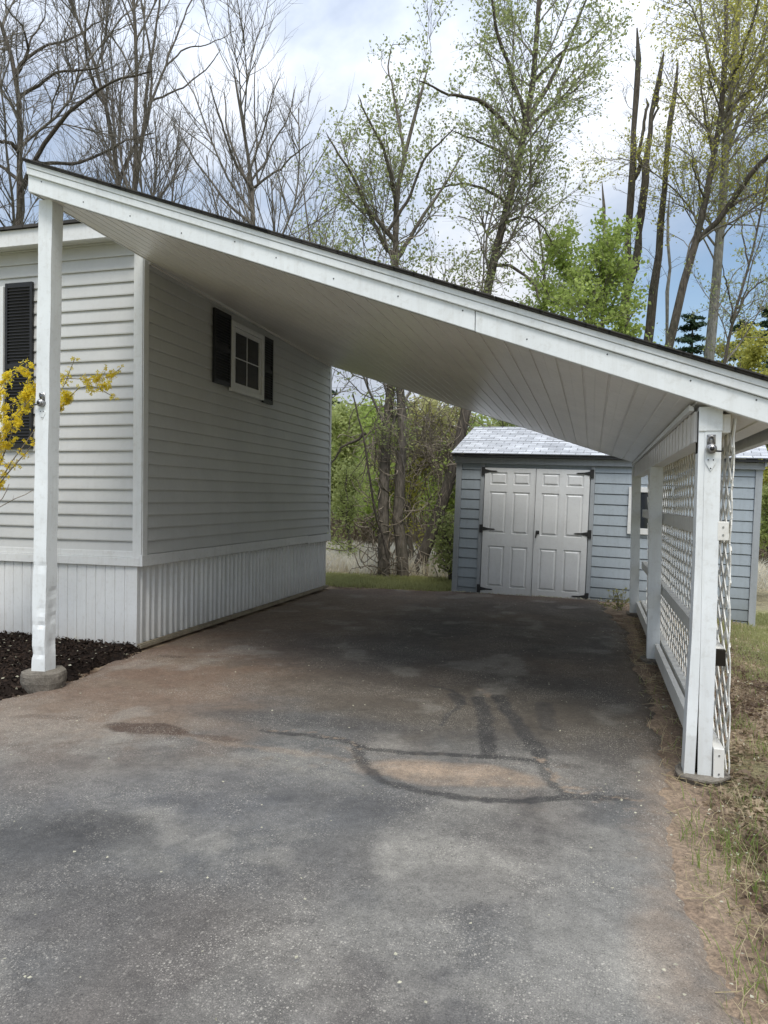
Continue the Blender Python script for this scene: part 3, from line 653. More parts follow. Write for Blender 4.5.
# rails on the outer side of the posts
def rail(x0, x1, y0, y1, z0, z1, name='rail', mat=M['lattice']):
    w = MB(); w.box(x0, x1, y0, y1, z0, z1); return cl(w, name, mat, .003)
rail(.648, .704, 4.30, 10.45, 1.875, 1.975); rail(.648, .704, 4.29, 10.45, 1.30, 1.40)
o = rail(.648, .704, 4.34, 10.45, .62, .715)
rail(.648, .702, 4.275, 10.45, .015, .185)
for zz in (.05,):      # kick boards inside the bays
    for a, b in ((4.45, 7.33), (7.47, 10.31)):
        rail(.585, .625, a, b, zz, zz+(.095 if zz > .1 else .13), 'inner_rail')
w = MB(); w.box(.650, .702, 4.30, 4.338, .625, .71); tag(cl(w, 'rail_end', M['darkhole']), 'dark rotten open end of the lower rail')
for (zz, xa) in ((1.33, .676), (1.372, .676), (.05, .676), (.15, .676)):
    w = MB(); w.tube([(xa, 4.291 if zz > 1 else 4.276, zz), (xa, 4.286 if zz > 1 else 4.271, zz)], .005, 8)
    cl(w, 'screw', M['steel'])
# lattice
def lattice(y0, y1, z0, z1, xo, seed):
    m = MB(); r_ = np.random.default_rng(seed); sp = .122; sw = .031
    H = z1-z0; Wd = y1-y0
    for s_, xx in ((1, xo), (-1, xo+.0075)):
        c0 = -H if s_ > 0 else 0; c1 = Wd if s_ > 0 else Wd+H; q = c0
        while q < c1:
            # line: y = q + s*(z) ; clip
            pts = []
            za, zb = 0., H
            if s_ > 0: za = max(0, -q); zb = min(H, Wd-q)
            else: za = max(0, q-Wd); zb = min(H, q)
            if zb-za > .04:
                k = 6; prev = None
                for i in range(k+1):
                    z_ = za+(zb-za)*i/k; y_ = q+s_*z_; b = .010*math.sin(y_*2.7+z_*3+seed)*(.3+.7*abs(math.sin(y_*1.3)))+xx
                    if prev: 
                        d = (s_*.7071, .7071); nx_ = (-d[1]*sw/2, d[0]*sw/2)
                        A = prev; B = (b, y_, z_)
                        m.hexa([(A[0], A[1]+y0-nx_[0], A[2]+z0-nx_[1]), (A[0]+.006, A[1]+y0-nx_[0], A[2]+z0-nx_[1]), (A[0]+.006, A[1]+y0+nx_[0], A[2]+z0+nx_[1]), (A[0], A[1]+y0+nx_[0], A[2]+z0+nx_[1])],
                               [(B[0], B[1]+y0-nx_[0], B[2]+z0-nx_[1]), (B[0]+.006, B[1]+y0-nx_[0], B[2]+z0-nx_[1]), (B[0]+.006, B[1]+y0+nx_[0], B[2]+z0+nx_[1]), (B[0], B[1]+y0+nx_[0], B[2]+z0+nx_[1])])
                    prev = (b, y_, z_)
            q += sp*1.4142
    return m
cl(lattice(4.31, 7.38, .05, 1.96, .712, 1), 'lattice_panel', M['lattice']); cl(lattice(7.39, 10.44, .05, 1.96, .712, 4), 'lattice_panel', M['lattice'])
w = MB()   # wavy front edge strip of the lattice
pts = []
w.smooth = True
for i in range(61):
    z_ = .05+1.9*i/60; pts.append((.7215+.003*math.sin(z_*23)+.007*math.sin(z_*3.1+1), 4.305+.006*math.sin(z_*45), z_))
for a, b in zip(pts[:-1], pts[1:]): w.bar(a, b, .014, .006, (1, 0, 0))
cl(w, 'lattice_edge', M['lattice'])
# hardware: a bracket with a hook and a round knob on each front post
def latch(x0, y0, z0, s=1., flip=1, lab=None):
    base = MB(); P = []; n = 20
    for k in range(n):                    # teardrop plate
        t = 2*math.pi*k/n; rr = .026*s; px_ = rr*math.sin(t); pz = -rr*math.cos(t)
        if pz < 0: px_ *= (1+pz/rr*.75); pz *= 1.7
        P.append((px_, pz))
    base.poly([(x0+a, y0-.006, z0-.075*s+b) for a, b in P]+[(x0+a, y0, z0-.075*s+b) for a, b in P], [tuple(range(n)), tuple(range(2*n-1, n-1, -1))]+[(i, (i+1) % n, n+(i+1) % n, n+i) for i in range(n)])
    ob = cl(base, 'latch', M['post'], .001)
    if lab: tag(ob, lab)
    def sub(mb, name, mat): mb.v = [(a-OFF[0], b-OFF[1], c_) for a, b, c_ in mb.v]; return mb.build(name, mat, ob, 0, True)
    k = MB(); k.box(x0-.020*s, x0+.022*s, y0-.007, y0, z0+.02*s, z0+.075*s); sub(k, 'bracket', M['steel'])
    k = MB(); k.tube([(x0, y0-.001, z0), (x0, y0-.035, z0-.002)], [.028*s, .026*s], 18); k.tube([(x0, y0-.0352, z0-.002), (x0, y0-.045, z0-.002)], [.022*s, .017*s], 18); sub(k, 'knob', M['steel'])
    k = MB(); k.tube([(x0, y0-.0455, z0-.002), (x0, y0-.05, z0-.002)], .012*s, 12); k.tube([(x0, y0-.03, z0-.012), (x0+flip*.045*s, y0-.03, z0-.016), (x0+flip*.055*s, y0-.028, z0-.012)], [.005*s]*3, 8); sub(k, 'keyhole', M['iron'])
    k = MB(); k.tube([(x0+.016*s*math.cos(t), y0-.012-.01*math.sin(t), z0+.045*s+.022*s*math.sin(t)) for t in np.linspace(-.5, 3.6, 12)], .0045*s, 7); k.tube([(x0-.02*s, y0-.012, z0+.07*s), (x0+.018*s, y0-.014, z0+.062*s)], .005*s, 7); sub(k, 'hook', M['steel'])
    for a, b in ((-.013, -.06), (.013, -.06), (0, -.105)):
        k = MB(); k.tube([(x0+a*s, y0-.006, z0+b*s), (x0+a*s, y0-.0085, z0+b*s)], .0035*s, 7)
        sub(k, 'screw', M['iron'])
    return ob
latch(.607, 4.2915, 1.79, 1.)
latch(-4.045, 4.737, 2.20, 1.05, -1)

# ------------------------------------------------------------------ shed
TI = .028; SR = R(-5)
shed = bpy.data.objects.new('garden_shed', None); link(shed)
shed.matrix_world = Matrix.Translation((-2.17, 11.87, 0)) @ Matrix.Rotation(SR, 4, 'Z') @ Matrix.Rotation(TI, 4, 'Y')
tag(shed, 'blue grey clapboard garden shed with pale double doors and grey shingle roof', 'shed')
SW, SD, SH = 4.43, 2.6, 2.14
D0, D1, DT = .47, 2.09, 2.035
def sb(mb, name, mat, bevel=0, parent=shed): return mb.build(name, mat, parent, bevel)
w = MB(); w.box(.03, SW-.03, .03, SD-.03, -.4, SH); RV = SD/2; RZ = SH+.64
w.poly([(.03, .03, SH), (.03, SD-.03, SH), (.03, RV, RZ-.06), (SW-.03, .03, SH), (SW-.03, SD-.03, SH), (SW-.03, RV, RZ-.06)], [(0, 1, 2), (3, 5, 4)])
sb(w, 'wall_core', M['blue'])
def boards(segs, mk, z0=-.38, h=.158):
    m = MB(); zz = z0
    while zz < SH-.06:
        t = min(zz+h, SH-.045)
        for a, b in segs(zz, t): mk(m, a, b, zz, t)
        zz = t
    return m
def fb(m, a, b, z0, z1):    # front board with bevelled lap edge
    m.hexa([(a, 0, z0+.012), (b, 0, z0+.012), (b, .029, z0+.003), (a, .029, z0+.003)], [(a, .010, z1-.003), (b, .010, z1-.003), (b, .029, z1-.003), (a, .029, z1-.003)])
WX0, WX1, WZ0, WZ1 = 2.66, 3.20, 1.10, 1.80
def segf(z0, z1): return [(.085, D0-.075), (D1+.075, SW-.085)]
sb(boards(segf, fb), 'wall', M['blue'], .002)
for xo_, s0_ in ((0, 1), (SW, -1)):
    def sbd(m, a, b, z0, z1, xo=xo_, s_=s0_):
        m.hexa([(xo, a, z0+.012), (xo+s_*.029, a, z0+.003), (xo+s_*.029, b, z0+.003), (xo, b, z0+.012)], [(xo+s_*.01, a, z1-.003), (xo+s_*.029, a, z1-.003), (xo+s_*.029, b, z1-.003), (xo+s_*.01, b, z1-.003)])
    sb(boards(lambda a, b: [(.03, SD)], sbd), 'wall', M['blue'], .002)
for a, b in ((-.008, .083), (SW-.083, SW+.008)): w = MB(); w.box(a, b, -.018, .05, -.35, SH-.04); sb(w, 'corner_board', M['blue_trim'], .003)
for a, b in ((D0-.073, D0-.012), (D1+.012, D1+.073)): w = MB(); w.box(a, b, -.016, .028, -.06, SH-.045); sb(w, 'door_trim', M['blue_trim'], .003)
w = MB(); w.box(-.03, SW+.03, -.05, .028, SH-.043, SH+.055); sb(w, 'frieze_board', M['blue_trim'], .004)
w = MB(); w.box(-.06, SW+.06, -.13, -.052, SH+.06, SH+.095); sb(w, 'drip_edge', M['iron'])
w = MB(); ov = .12
def roofslab(m, y0, z0, y1, z1, th=.03):
    m.hexa([(-.07, y0, z0), (SW+.07, y0, z0), (SW+.07, y1, z1), (-.07, y1, z1)], [(-.07, y0, z0+th), (SW+.07, y0, z0+th), (SW+.07, y1, z1+th), (-.07, y1, z1+th)])
# courses of shingles, each a real step
nC_ = 11; y0_, z0_ = -.15, SH+.097; 
for k in range(nC_):
    a = k/nC_; b = (k+1.25)/nC_ if k < nC_-1 else 1
    ya = y0_+(RV-y0_)*a; yb_ = y0_+(RV-y0_)*b; za = z0_+(RZ-z0_)*a+.009; zb = z0_+(RZ-z0_)*b+.001
    roofslab(w, ya, za, yb_, zb, .012)
roofslab(w, SD+.15, SH+.097, RV, RZ, .03)
rf = sb(w, 'roof', M['shingle_grey']); uvmap(rf, lambda p: (p.x+(math.floor((p.y+.15)/.1318))*0.0, (p.y+.15)*1.135))
for xo in (-.05, SW+.02):
    w = MB(); w.hexa([(xo, -.10, SH-.0), (xo+.03, -.10, SH-.0), (xo+.03, RV, RZ-.10), (xo, RV, RZ-.10)], [(xo, -.10, SH+.085), (xo+.03, -.10, SH+.085), (xo+.03, RV, RZ-.005), (xo, RV, RZ-.005)])
    sb(w, 'rake_board', M['blue_trim'], .003)
# doors
def leaf(x0, x1, hinge_left):
    m = MB(); d = -.028; W_ = x1-x0
    c1 = x0+W_*.115; c2 = x0+W_*.445; c3 = x0+W_*.57; c4 = x0+W_*.895
    zs = [(.15, .80), (1.0, 1.66), (1.77, 1.965)]
    xsx = sorted([x0, c1, c2, c3, c4, x1]); 
    # face frame around recesses
    cells = [(a, b) for a, b in zip(xsx[:-1], xsx[1:])]
    zz = [.012, zs[0][0], zs[0][1], zs[1][0], zs[1][1], zs[2][0], zs[2][1], DT]
    for i, (a, b) in enumerate(cells):
        for j in range(len(zz)-1):
            hole = i in (1, 3) and j in (1, 3, 5)
            if not hole: m.poly([(a, d, zz[j]), (b, d, zz[j]), (b, d, zz[j+1]), (a, d, zz[j+1])], [(0, 1, 2, 3)])
            else:
                A = [(a, zz[j]), (b, zz[j]), (b, zz[j+1]), (a, zz[j+1])]
                def ins(q, k): return [(q[0][0]+k, q[0][1]+k), (q[1][0]-k, q[1][1]+k), (q[2][0]-k, q[2][1]-k), (q[3][0]+k, q[3][1]-k)]
                rings = [(A, d), (ins(A, .006), d+.012), (ins(A, .022), d+.012), (ins(A, .040), d-.002)]
                for (r1_, d1), (r2_, d2) in zip(rings[:-1], rings[1:]):
                    for k in range(4): q = (k+1) % 4; m.poly([(r1_[k][0], d1, r1_[k][1]), (r1_[q][0], d1, r1_[q][1]), (r2_[q][0], d2, r2_[q][1]), (r2_[k][0], d2, r2_[k][1])], [(0, 1, 2, 3)])
                r1_, d1 = rings[-1]; m.poly([(p_[0], d1, p_[1]) for p_ in r1_], [(0, 1, 2, 3)])
    for a, b in ((x0, x0), (x1, x1)): m.poly([(a, d, .012), (a, .02, .012), (a, .02, DT), (a, d, DT)], [(0, 1, 2, 3)])
    m.poly([(x0, d, .012), (x1, d, .012), (x1, .02, .012), (x0, .02, .012)], [(0, 1, 2, 3)]); m.poly([(x0, d, DT), (x1, d, DT), (x1, .02, DT), (x0, .02, DT)], [(0, 1, 2, 3)])
    me = bpy.data.meshes.new('door'); me.from_pydata(m.v, [], m.f); bm = bmesh.new(); bm.from_mesh(me); bmesh.ops.remove_doubles(bm, verts=bm.verts, dist=.0003); bmesh.ops.recalc_face_normals(bm, faces=bm.faces); bm.to_mesh(me); bm.free()
    me.materials.append(M['door']); o = link(bpy.data.objects.new('door', me), shed)
    for zh in (.10, 1.06, 1.98):
        h = MB(); hx = x0-.012 if hinge_left else x1+.012; s_ = 1 if hinge_left else -1
        zt_ = zh-.0
        h.box(min(hx, hx-s_*.045), max(hx, hx-s_*.045), -.032, -.0165, zt_-.065, zt_+.065)
        h.tube([(hx+s_*.004, -.038, zt_-.055), (hx+s_*.004, -.038, zt_+.055)], .010, 8)
        pl = [(hx+s_*.012, zt_-.032), (hx+s_*.10, zt_-.014), (hx+s_*.19, zt_-.010), (hx+s_*.215, zt_), (hx+s_*.19, zt_+.010), (hx+s_*.10, zt_+.014), (hx+s_*.012, zt_+.032)]
        k = len(pl); h.poly([(a, -.036, b) for a, b in pl]+[(a, -.030, b) for a, b in pl], [tuple(range(k)), tuple(range(2*k-1, k-1, -1))]+[(i, (i+1) % k, k+(i+1) % k, k+i) for i in range(k)])
        h.build('hinge', M['iron'], o)
    return o
mid = (D0+D1)/2
dl_ = leaf(D0, mid-.004, True); dr_ = leaf(mid+.004, D1, False)
tag(dl_, 'left leaf of the shed door with long strap hinges'); tag(dr_, 'right leaf of the shed door with the handle')
h = MB(); h.tube([(mid+.05, -.030, 1.05), (mid+.05, -.065, 1.05)], [.022, .014], 12); h.bar((mid+.055, -.07, 1.065), (mid+.035, -.07, .96), .016, .02, (0, 1, 0)); h.box(mid+.03, mid+.085, -.034, -.0285, 1.02, 1.075); h.build('handle', M['iron'], dr_, .002)
w = MB(); w.box(D0-.01, D1+.01, -.05, .02, -.07, .008); sb(w, 'sill', M['darkhole'])
w = MB(); w.box(mid-.012, mid-.005, -.034, -.0285, .01, DT); w.build('astragal', M['door'], dl_)
# window
m = MB(); f = .075
for a, b, c_, d_ in ((WX0, WX0+f, WZ0, WZ1), (WX1-f, WX1, WZ0, WZ1)): m.box(a, b, -.03, .0, c_, d_)
m.box(WX0+f+.001, WX1-f-.001, -.029, 0, WZ0, WZ0+.09); m.box(WX0+f+.001, WX1-f-.001, -.029, 0, WZ1-f, WZ1)
wn = sb(m, 'window', M['trim'], .003)
g = MB(); g.box(WX0+f, WX1-f, -.012, -.004, WZ0+.09, WZ1-f); g.build('pane', M['glass'], wn)
# pale stones along the foot of the shed
m = MB(); r_ = np.random.default_rng(8)
P = []
for i in range(260):
    u = r_.uniform(0, 3.4); q = np.array([-2.17, 11.87])+np.array([math.cos(SR), math.sin(SR)])*u+np.array([math.sin(SR)*-1, math.cos(SR)])*-r_.uniform(.02, .14)
    s_ = r_.uniform(.006, .018); P.append((q[0], q[1], .02+s_*.4, s_))
for (a, b, c_, s_) in P:
    k = [(a+s_*r_.uniform(.6, 1.2)*dx, b+s_*r_.uniform(.6, 1.2)*dy, c_+s_*.6*dz) for dx, dy, dz in ((1, 0, 0), (-1, 0, 0), (0, 1, 0), (0, -1, 0), (0, 0, 1), (0, 0, -1))]
    m.poly(k, [(0, 2, 4), (2, 1, 4), (1, 3, 4), (3, 0, 4), (2, 0, 5), (1, 2, 5), (3, 1, 5), (0, 3, 5)])
tag(m.build('gravel', M['petal']), 'pale pebbles along the foot of the shed doors', 'gravel', kind='stuff')

# ------------------------------------------------------------------ trees
def nrm(a): return a/np.maximum(np.linalg.norm(a, axis=-1, keepdims=True), 1e-9)
class Wood:
    def __init__(s): s.V = []; s.F = []; s.n = 0
    def add(s, P, Rd, sides):              # P (B,N,3), Rd (B,N)
        B, N, _ = P.shape
        if B == 0: return
        t = nrm(np.gradient(P, axis=1)); a = nrm(np.cross(t, np.array([.83, .31, .13]))); b = np.cross(t, a)
        th = np.arange(sides)*2*np.pi/sides
        V = P[:, :, None, :]+Rd[:, :, None, None]*(a[:, :, None, :]*np.cos(th)[None, None, :, None]+b[:, :, None, :]*np.sin(th)[None, None, :, None])
        s.V.append(V.reshape(-1, 3))
        idx = np.arange(B*N*sides).reshape(B, N, sides)+s.n; nx_ = np.roll(idx, -1, axis=2)
        s.F.append(np.stack([idx[:, :-1], nx_[:, :-1], nx_[:, 1:], idx[:, 1:]], -1).reshape(-1, 4)); s.n += B*N*sides
    def build(s, name, mat, parent):
        if not s.V: return None
        V = np.concatenate(s.V)-np.array(parent.location)
        return npmesh(name, V, np.concatenate(s.F), mat, parent, smooth=True)
def resample(pts, rad, N, rg, jit):
    pts = np.array(pts, float); d = np.concatenate([[0], np.cumsum(np.linalg.norm(np.diff(pts, axis=0), axis=1))]); t = np.linspace(0, d[-1], N)
    P = np.stack([np.interp(t, d, pts[:, k]) for k in range(3)], 1)
    for _ in range(2): P[1:-1] = .25*P[:-2]+.5*P[1:-1]+.25*P[2:]
    w_ = np.cumsum(rg.normal(0, jit, (N, 3)), 0); w_ -= np.linspace(0, 1, N)[:, None]*w_[-1]; P = P+w_
    return P, np.interp(np.linspace(0, 1, N), np.linspace(0, 1, len(rad)), rad)
def spawn(P, Rd, k, ang, lenr, rr, N, up, wander, rg, tmin=.2, rmin=.004, maxl=None, minl=.12):
    B, Np, _ = P.shape
    if B == 0: return P[:0, :1].repeat(N, 1), Rd[:0, :1].repeat(N, 1)
    L = np.linalg.norm(np.diff(P, axis=1), axis=2).sum(1)
    kk = np.clip(np.round(k*L/L.mean()*rg.uniform(.6, 1.4, B)), 1, 4*k).astype(int) if np.isscalar(k) else k
    idx = np.repeat(np.arange(B), kk); n = len(idx)
    t = tmin+(.99-tmin)*rg.random(n)**.85; f = t*(Np-1); i = np.minimum(f.astype(int), Np-2); fr = (f-i)[:, None]
    pos = P[idx, i]*(1-fr)+P[idx, i+1]*fr; tan_ = nrm(P[idx, i+1]-P[idx, i]); rad = Rd[idx, i]*(1-fr[:, 0])+Rd[idx, i+1]*fr[:, 0]
    pr = nrm(np.cross(tan_, rg.normal(size=(n, 3)))); a = R(1)*rg.normal(ang, ang*.25, n)[:, None]
    d = nrm(np.cos(a)*tan_+np.sin(a)*pr+np.array([0, 0, up]))
    ln = L[idx]*lenr*rg.uniform(.5, 1.25, n)*(1-.5*t); ln = np.maximum(ln, minl)
    if maxl: ln = np.minimum(ln, maxl*rg.uniform(.6, 1, n))
    out = np.zeros((n, N, 3)); out[:, 0] = pos; st_ = (ln/(N-1))[:, None]
    for q in range(1, N):
        out[:, q] = out[:, q-1]+d*st_; d = nrm(d+rg.normal(0, wander, (n, 3))+np.array([0, 0, up*.35]))
    r1 = np.maximum(np.minimum(rad*rr, ln*.0075+.003), rmin)
    return out, r1[:, None]*np.linspace(1, .35, N)[None]
def limb(px, D, r1, r2, dj=.0):           # picture points at a real distance D (metres); depth drifts by dj
    n = len(px); return [at(p[0], p[1], D+dj*i/max(1, n-1)) for i, p in enumerate(px)], np.linspace(r1, r2, max(2, n))
def make_tree(name, label, base, limbs, bark, rg, group='trees behind the carport', tw=(9, 6, 4), lens=(.42, .5, .5), leaves=None, leafsize=.05, leafn=2, leafmat_=None, up=.25, rmin=.0034, vines=0, vreg=None, wander=.14, tmin=.25, cat='tree', maxl=None, ang=42, broken=False):
    root = empty(name, base, label, cat, group)
    W0 = Wood(); W1 = Wood(); lv1 = []
    for (pts, rad) in limbs:
        P, Rd = resample(pts, rad, 16, rg, (.026 if broken else .012)+.012*float(np.mean(rad))/.1)
        if broken: Rd = Rd*rg.uniform(.8, 1.25, len(Rd))
        Rd[-1] = Rd[-2]*(.25 if broken else .1)
        if lv1 and P[0, 2] > .4:               # root the limb inside the stem it grows from
            AP = np.concatenate([q[:-2] for q, _ in lv1]); AR = np.concatenate([q[:-2] for _, q in lv1])
            AM = (AP[:-1]+AP[1:])/2; AP = np.concatenate([AP, AM]); AR = np.concatenate([AR, (AR[:-1]+AR[1:])/2]); ok = np.concatenate([np.ones(len(AP)-len(AM), bool), np.linalg.norm(np.diff(AP[:len(AM)+1], axis=0), axis=1) < 1.6])
            AP = AP[ok]; AR = AR[ok]; k_ = np.argmin(np.linalg.norm(AP-P[0], axis=1)); of = AP[k_]-P[0]
            P = P+of*(1-np.linspace(0, 1, len(P))[:, None])**1.5; Rd = Rd*min(1, .85*AR[k_]/Rd[0])
        W0.add(P[None], Rd[None], 8); lv1.append((P, Rd))
    if tw[0]:
        P = np.stack([a for a, _ in lv1]); Rd = np.stack([b for _, b in lv1]); Ls = np.linalg.norm(np.diff(P, axis=1), axis=2).sum(1)
        k = np.maximum(2, np.round(tw[0]*Ls/Ls.max()*1.2)).astype(int)
        A, Ar = spawn(P, Rd, k, ang, lens[0], .6, 9, up, wander, rg, tmin, .007, maxl)
        W1.add(A, Ar, 5)
        B_, Br = spawn(A, Ar, tw[1], ang+3, lens[1], .6, 6, up*.8, wander, rg, .15, rmin*1.35)
        W1.add(B_, Br, 4)
        C_, Cr = spawn(B_, Br, tw[2], ang, lens[2], .7, 4, up*.6, wander, rg, .15, rmin, minl=.18)
        W1.add(C_, Cr, 3)
        tips = np.concatenate([C_.reshape(-1, 3), B_[:, 2:].reshape(-1, 3)])
    W0.build('trunk', bark, root)
    if tw[0]: W1.build('branches', M['twig'], root)
    if vines:
        vw = Wood(); tr = lv1[0][0]
        for _ in range(1):
            i = rg.integers(0, len(tr), vines); 
            if vreg: i = rg.integers(int(vreg[0]*15), int(vreg[1]*15)+1, vines)
            p0 = tr[np.minimum(i, len(tr)-1)]+rg.normal(0, .10, (vines, 3))*np.array([1, 1, 2.5]); N = 8; o = np.zeros((vines, N, 3)); o[:, 0] = p0; d = nrm(rg.normal(size=(vines, 3))+np.array([0, 0, -.1])); s_ = rg.uniform(.05, .22, vines)[:, None]
            for q in range(1, N): o[:, q] = o[:, q-1]+d*s_; d = nrm(d+rg.normal(0, .45, (vines, 3))+(tr[np.minimum(i, len(tr)-1)]-o[:, q])*.25*np.array([1, 1, 0])+np.array([0, 0, -.12]))
            vw.add(o, np.full((vines, N), .0065)*rg.uniform(.7, 1.8, (vines, 1)), 3)
        vw.build('vines', M['vine'], root)
    if leaves and leafmat_ is not None:
        k = rg.integers(0, len(tips), leaves); cl_ = np.repeat(tips[k], leafn, 0); cl_ = cl_+rg.normal(0, .075, cl_.shape)
        V, Fq = quads(cl_, leafsize, rg); npmesh('leaves', V-np.array(root.location), Fq, leafmat_, root)
    return root
def base_of(px, D): b = at(px, 560, D); b[2] = 0; return b
def cv(scale, ox, oy, pts): return [(ox+a/scale, oy+b/scale) for a, b in pts]
def gbase(px, D): return (px, 502+.012*(px-384)+740*1.5/D)

g = np.random.default_rng(101)
# 1 old dark tree at the far left
D = 16
Z = lambda pts: cv(3.2, 0, 0, pts)
L = [limb([gbase(14, D)]+Z([(50, 1400), (48, 900), (50, 720), (72, 590), (66, 400), (64, 230), (35, 130), (0, 60), (-60, -20)]), D, .12, .035, .3),
     limb(Z([(74, 600), (105, 500), (172, 400), (215, 345), (320, 268), (400, 240), (500, 225)]), D, .075, .02, -1.2),
     limb(Z([(70, 250), (95, 190), (140, 160), (260, 125), (340, 60)]), D, .07, .02, 1.0), limb(Z([(62, 230), (98, 140), (75, 70), (0, 0)]), D, .055, .02, -.8),
     limb(Z([(85, 195), (110, 130), (145, 60), (150, -20)]), D, .045, .015, .4), limb(Z([(60, 590), (20, 540), (-60, 500)]), D, .06, .03, .6),
     limb(Z([(72, 470), (30, 430), (-20, 440), (-80, 400)]), D, .05, .02, -.6), limb(Z([(100, 520), (230, 530), (330, 485), (420, 440), (500, 425)]), D, .05, .018, 1.1),
     limb(Z([(64, 280), (110, 260), (200, 225), (330, 210)]), D, .04, .015, -.7)]
make_tree('bare_tree', 'thick dark leafless tree behind the left end of the roof', base_of(14, D), L, M['barkdark'], g, tw=(22, 9, 7), lens=(.42, .6, .6), up=.08, wander=.15)
# 2 tall many-stemmed bare tree
D = 17
L = [limb([gbase(130, D), (128, 400), (121, 185), (113, 140), (105, 90), (93, 45), (70, 5), (55, -40)], D, .09, .025, .8),
     limb([gbase(133, D), (134, 400), (136, 190), (134, 130), (137, 90), (134, 30), (132, -50)], D, .10, .03, 0),
     limb([(136, 190), (146, 130), (150, 70), (157, 20), (168, -40)], D, .085, .025, -.6), limb([(147, 122), (163, 75), (180, 30), (200, -30)], D, .05, .018, .7),
     limb([(150, 105), (180, 93), (205, 75), (222, 48)], D, .035, .012, -.5), limb([(158, 60), (178, 46), (206, 44), (236, 30)], D, .03, .01, .5),
     limb([(118, 170), (128, 140), (146, 122), (152, 60), (140, -10)], D, .05, .02, 1.0), limb([(106, 95), (92, 75), (85, 35), (88, -20)], D, .045, .02, -1)]
make_tree('bare_tree', 'tall leafless tree with several upright stems, left of the round-crowned one', base_of(130, D), L, M['bark'], g, tw=(20, 9, 6), lens=(.32, .6, .6), up=.3, ang=32, wander=.11)
# slim bare sapling between them
D = 18.5
L = [limb([gbase(176, D), (174, 400), (172, 205), (176, 150), (182, 100)], D, .06, .012), limb([(172, 190), (160, 160), (158, 120)], D, .03, .01, .4), limb([(174, 180), (190, 150), (196, 118)], D, .03, .01, -.4)]
make_tree('bare_tree', 'slim leafless sapling just above the roof between the tall and the round bare trees', base_of(176, D), L, M['bark'], g, tw=(16, 7, 5), lens=(.25, .6, .6), up=.3)
# 3 round-crowned bare tree
D = 16
Z = lambda pts: cv(1.92, 0, 0, pts)
L = [limb([gbase(253, D)]+Z([(488, 900), (487, 430), (485, 355), (470, 270), (458, 180), (444, 105)]), D, .11, .018, .3), limb(Z([(485, 355), (442, 292), (415, 220), (400, 150)]), D, .045, .014, -.9),
     limb(Z([(486, 352), (522, 290), (555, 225), (570, 160)]), D, .045, .014, .8), limb(Z([(484, 345), (500, 265), (522, 195), (540, 140)]), D, .04, .013, -.4), limb(Z([(488, 362), (545, 325), (600, 270)]), D, .035, .012, -.7),
     limb(Z([(487, 430), (430, 380), (378, 310), (350, 265)]), D, .035, .012, .9), limb(Z([(486, 380), (470, 330), (430, 250), (430, 170)]), D, .035, .012, 1.0), limb(Z([(486, 350), (490, 230), (490, 110)]), D, .035, .012, .1)]
make_tree('bare_tree', 'round-crowned leafless tree on a single straight stem', base_of(253, D), L, M['bark'], g, tw=(13, 8, 5), lens=(.40, .6, .6), up=.3, ang=40, wander=.10)
# 4 sprouting tree seen through the carport
D = 14.2
Z = lambda pts: cv(1.92, 368, 0, pts)
L = [limb([gbase(384, D), (385, 500), (388, 440), (396, 380), (397, 320)]+Z([(55, 515), (48, 450), (55, 380), (75, 270), (105, 180), (120, 110)]), D, .12, .02, .4),
     limb([(390, 245), (365, 208), (345, 165), (325, 130)], D, .05, .012, -.7), limb(Z([(50, 480), (20, 420), (-10, 370), (-50, 330)]), D, .05, .012, .8), limb(Z([(56, 385), (35, 310), (10, 250), (-20, 180)]), D, .05, .012, -.8),
     limb(Z([(55, 490), (100, 420), (150, 350), (185, 285)]), D, .045, .012, .5), limb(Z([(75, 270), (60, 200), (40, 130), (50, 80)]), D, .045, .012, .7), limb(Z([(52, 430), (90, 360), (120, 290), (170, 240)]), D, .04, .012, -1), limb([gbase(401, D), (402, 520), (404, 450), (403, 400), (399, 350)], D, .12, .07, -.1)]
make_tree('sprouting_tree', 'vine-clad tree opening its first leaves, behind the driveway nearest the home', base_of(390, D), L, M['bark'], g, tw=(14, 7, 4), lens=(.34, .6, .6), leaves=5200, leafsize=.040, leafn=2, leafmat_=M['leaf_sprout'], vines=260, vreg=(0, .6), up=.25)
# 5 leaning tree
D = 14.6
L = [limb([gbase(414, D), (430, 537), (448, 490), (462, 430), (475, 350), (485, 297), (497, 250), (510, 200), (524, 150), (532, 110), (538, 50), (542, -50)], D, .125, .04, .2),
     limb([(524, 140), (500, 113), (478, 98), (440, 92), (415, 80)], D, .06, .015, -.9), limb([(531, 122), (552, 85), (570, 50), (592, -20)], D, .075, .02, .8), limb([(531, 115), (515, 75), (500, 30), (488, -30)], D, .06, .02, -.6),
     limb([(512, 195), (490, 183), (455, 182), (425, 192)], D, .035, .012, .8), limb([(500, 262), (520, 270), (534, 284), (540, 300)], D, .035, .015, -.5), limb([(536, 70), (560, 50), (590, 40), (612, 20)], D, .04, .012, 1), limb([(528, 130), (545, 110), (565, 95), (585, 80)], D, .03, .01, -.8),
     limb([(505, 225), (520, 215), (540, 222), (556, 250)], D, .03, .01, .3), limb([(518, 170), (498, 150), (475, 140), (450, 130)], D, .035, .012, 1)]
make_tree('sprouting_tree', 'tall sprouting tree leaning right, its trunk rising behind the carport roof', base_of(414, D), L, M['barkdark'], g, tw=(18, 7, 4), lens=(.28, .6, .6), leaves=6000, leafsize=.040, leafn=2, leafmat_=M['leaf_sprout'], vines=170, vreg=(0, .7), up=.2, tmin=.35)
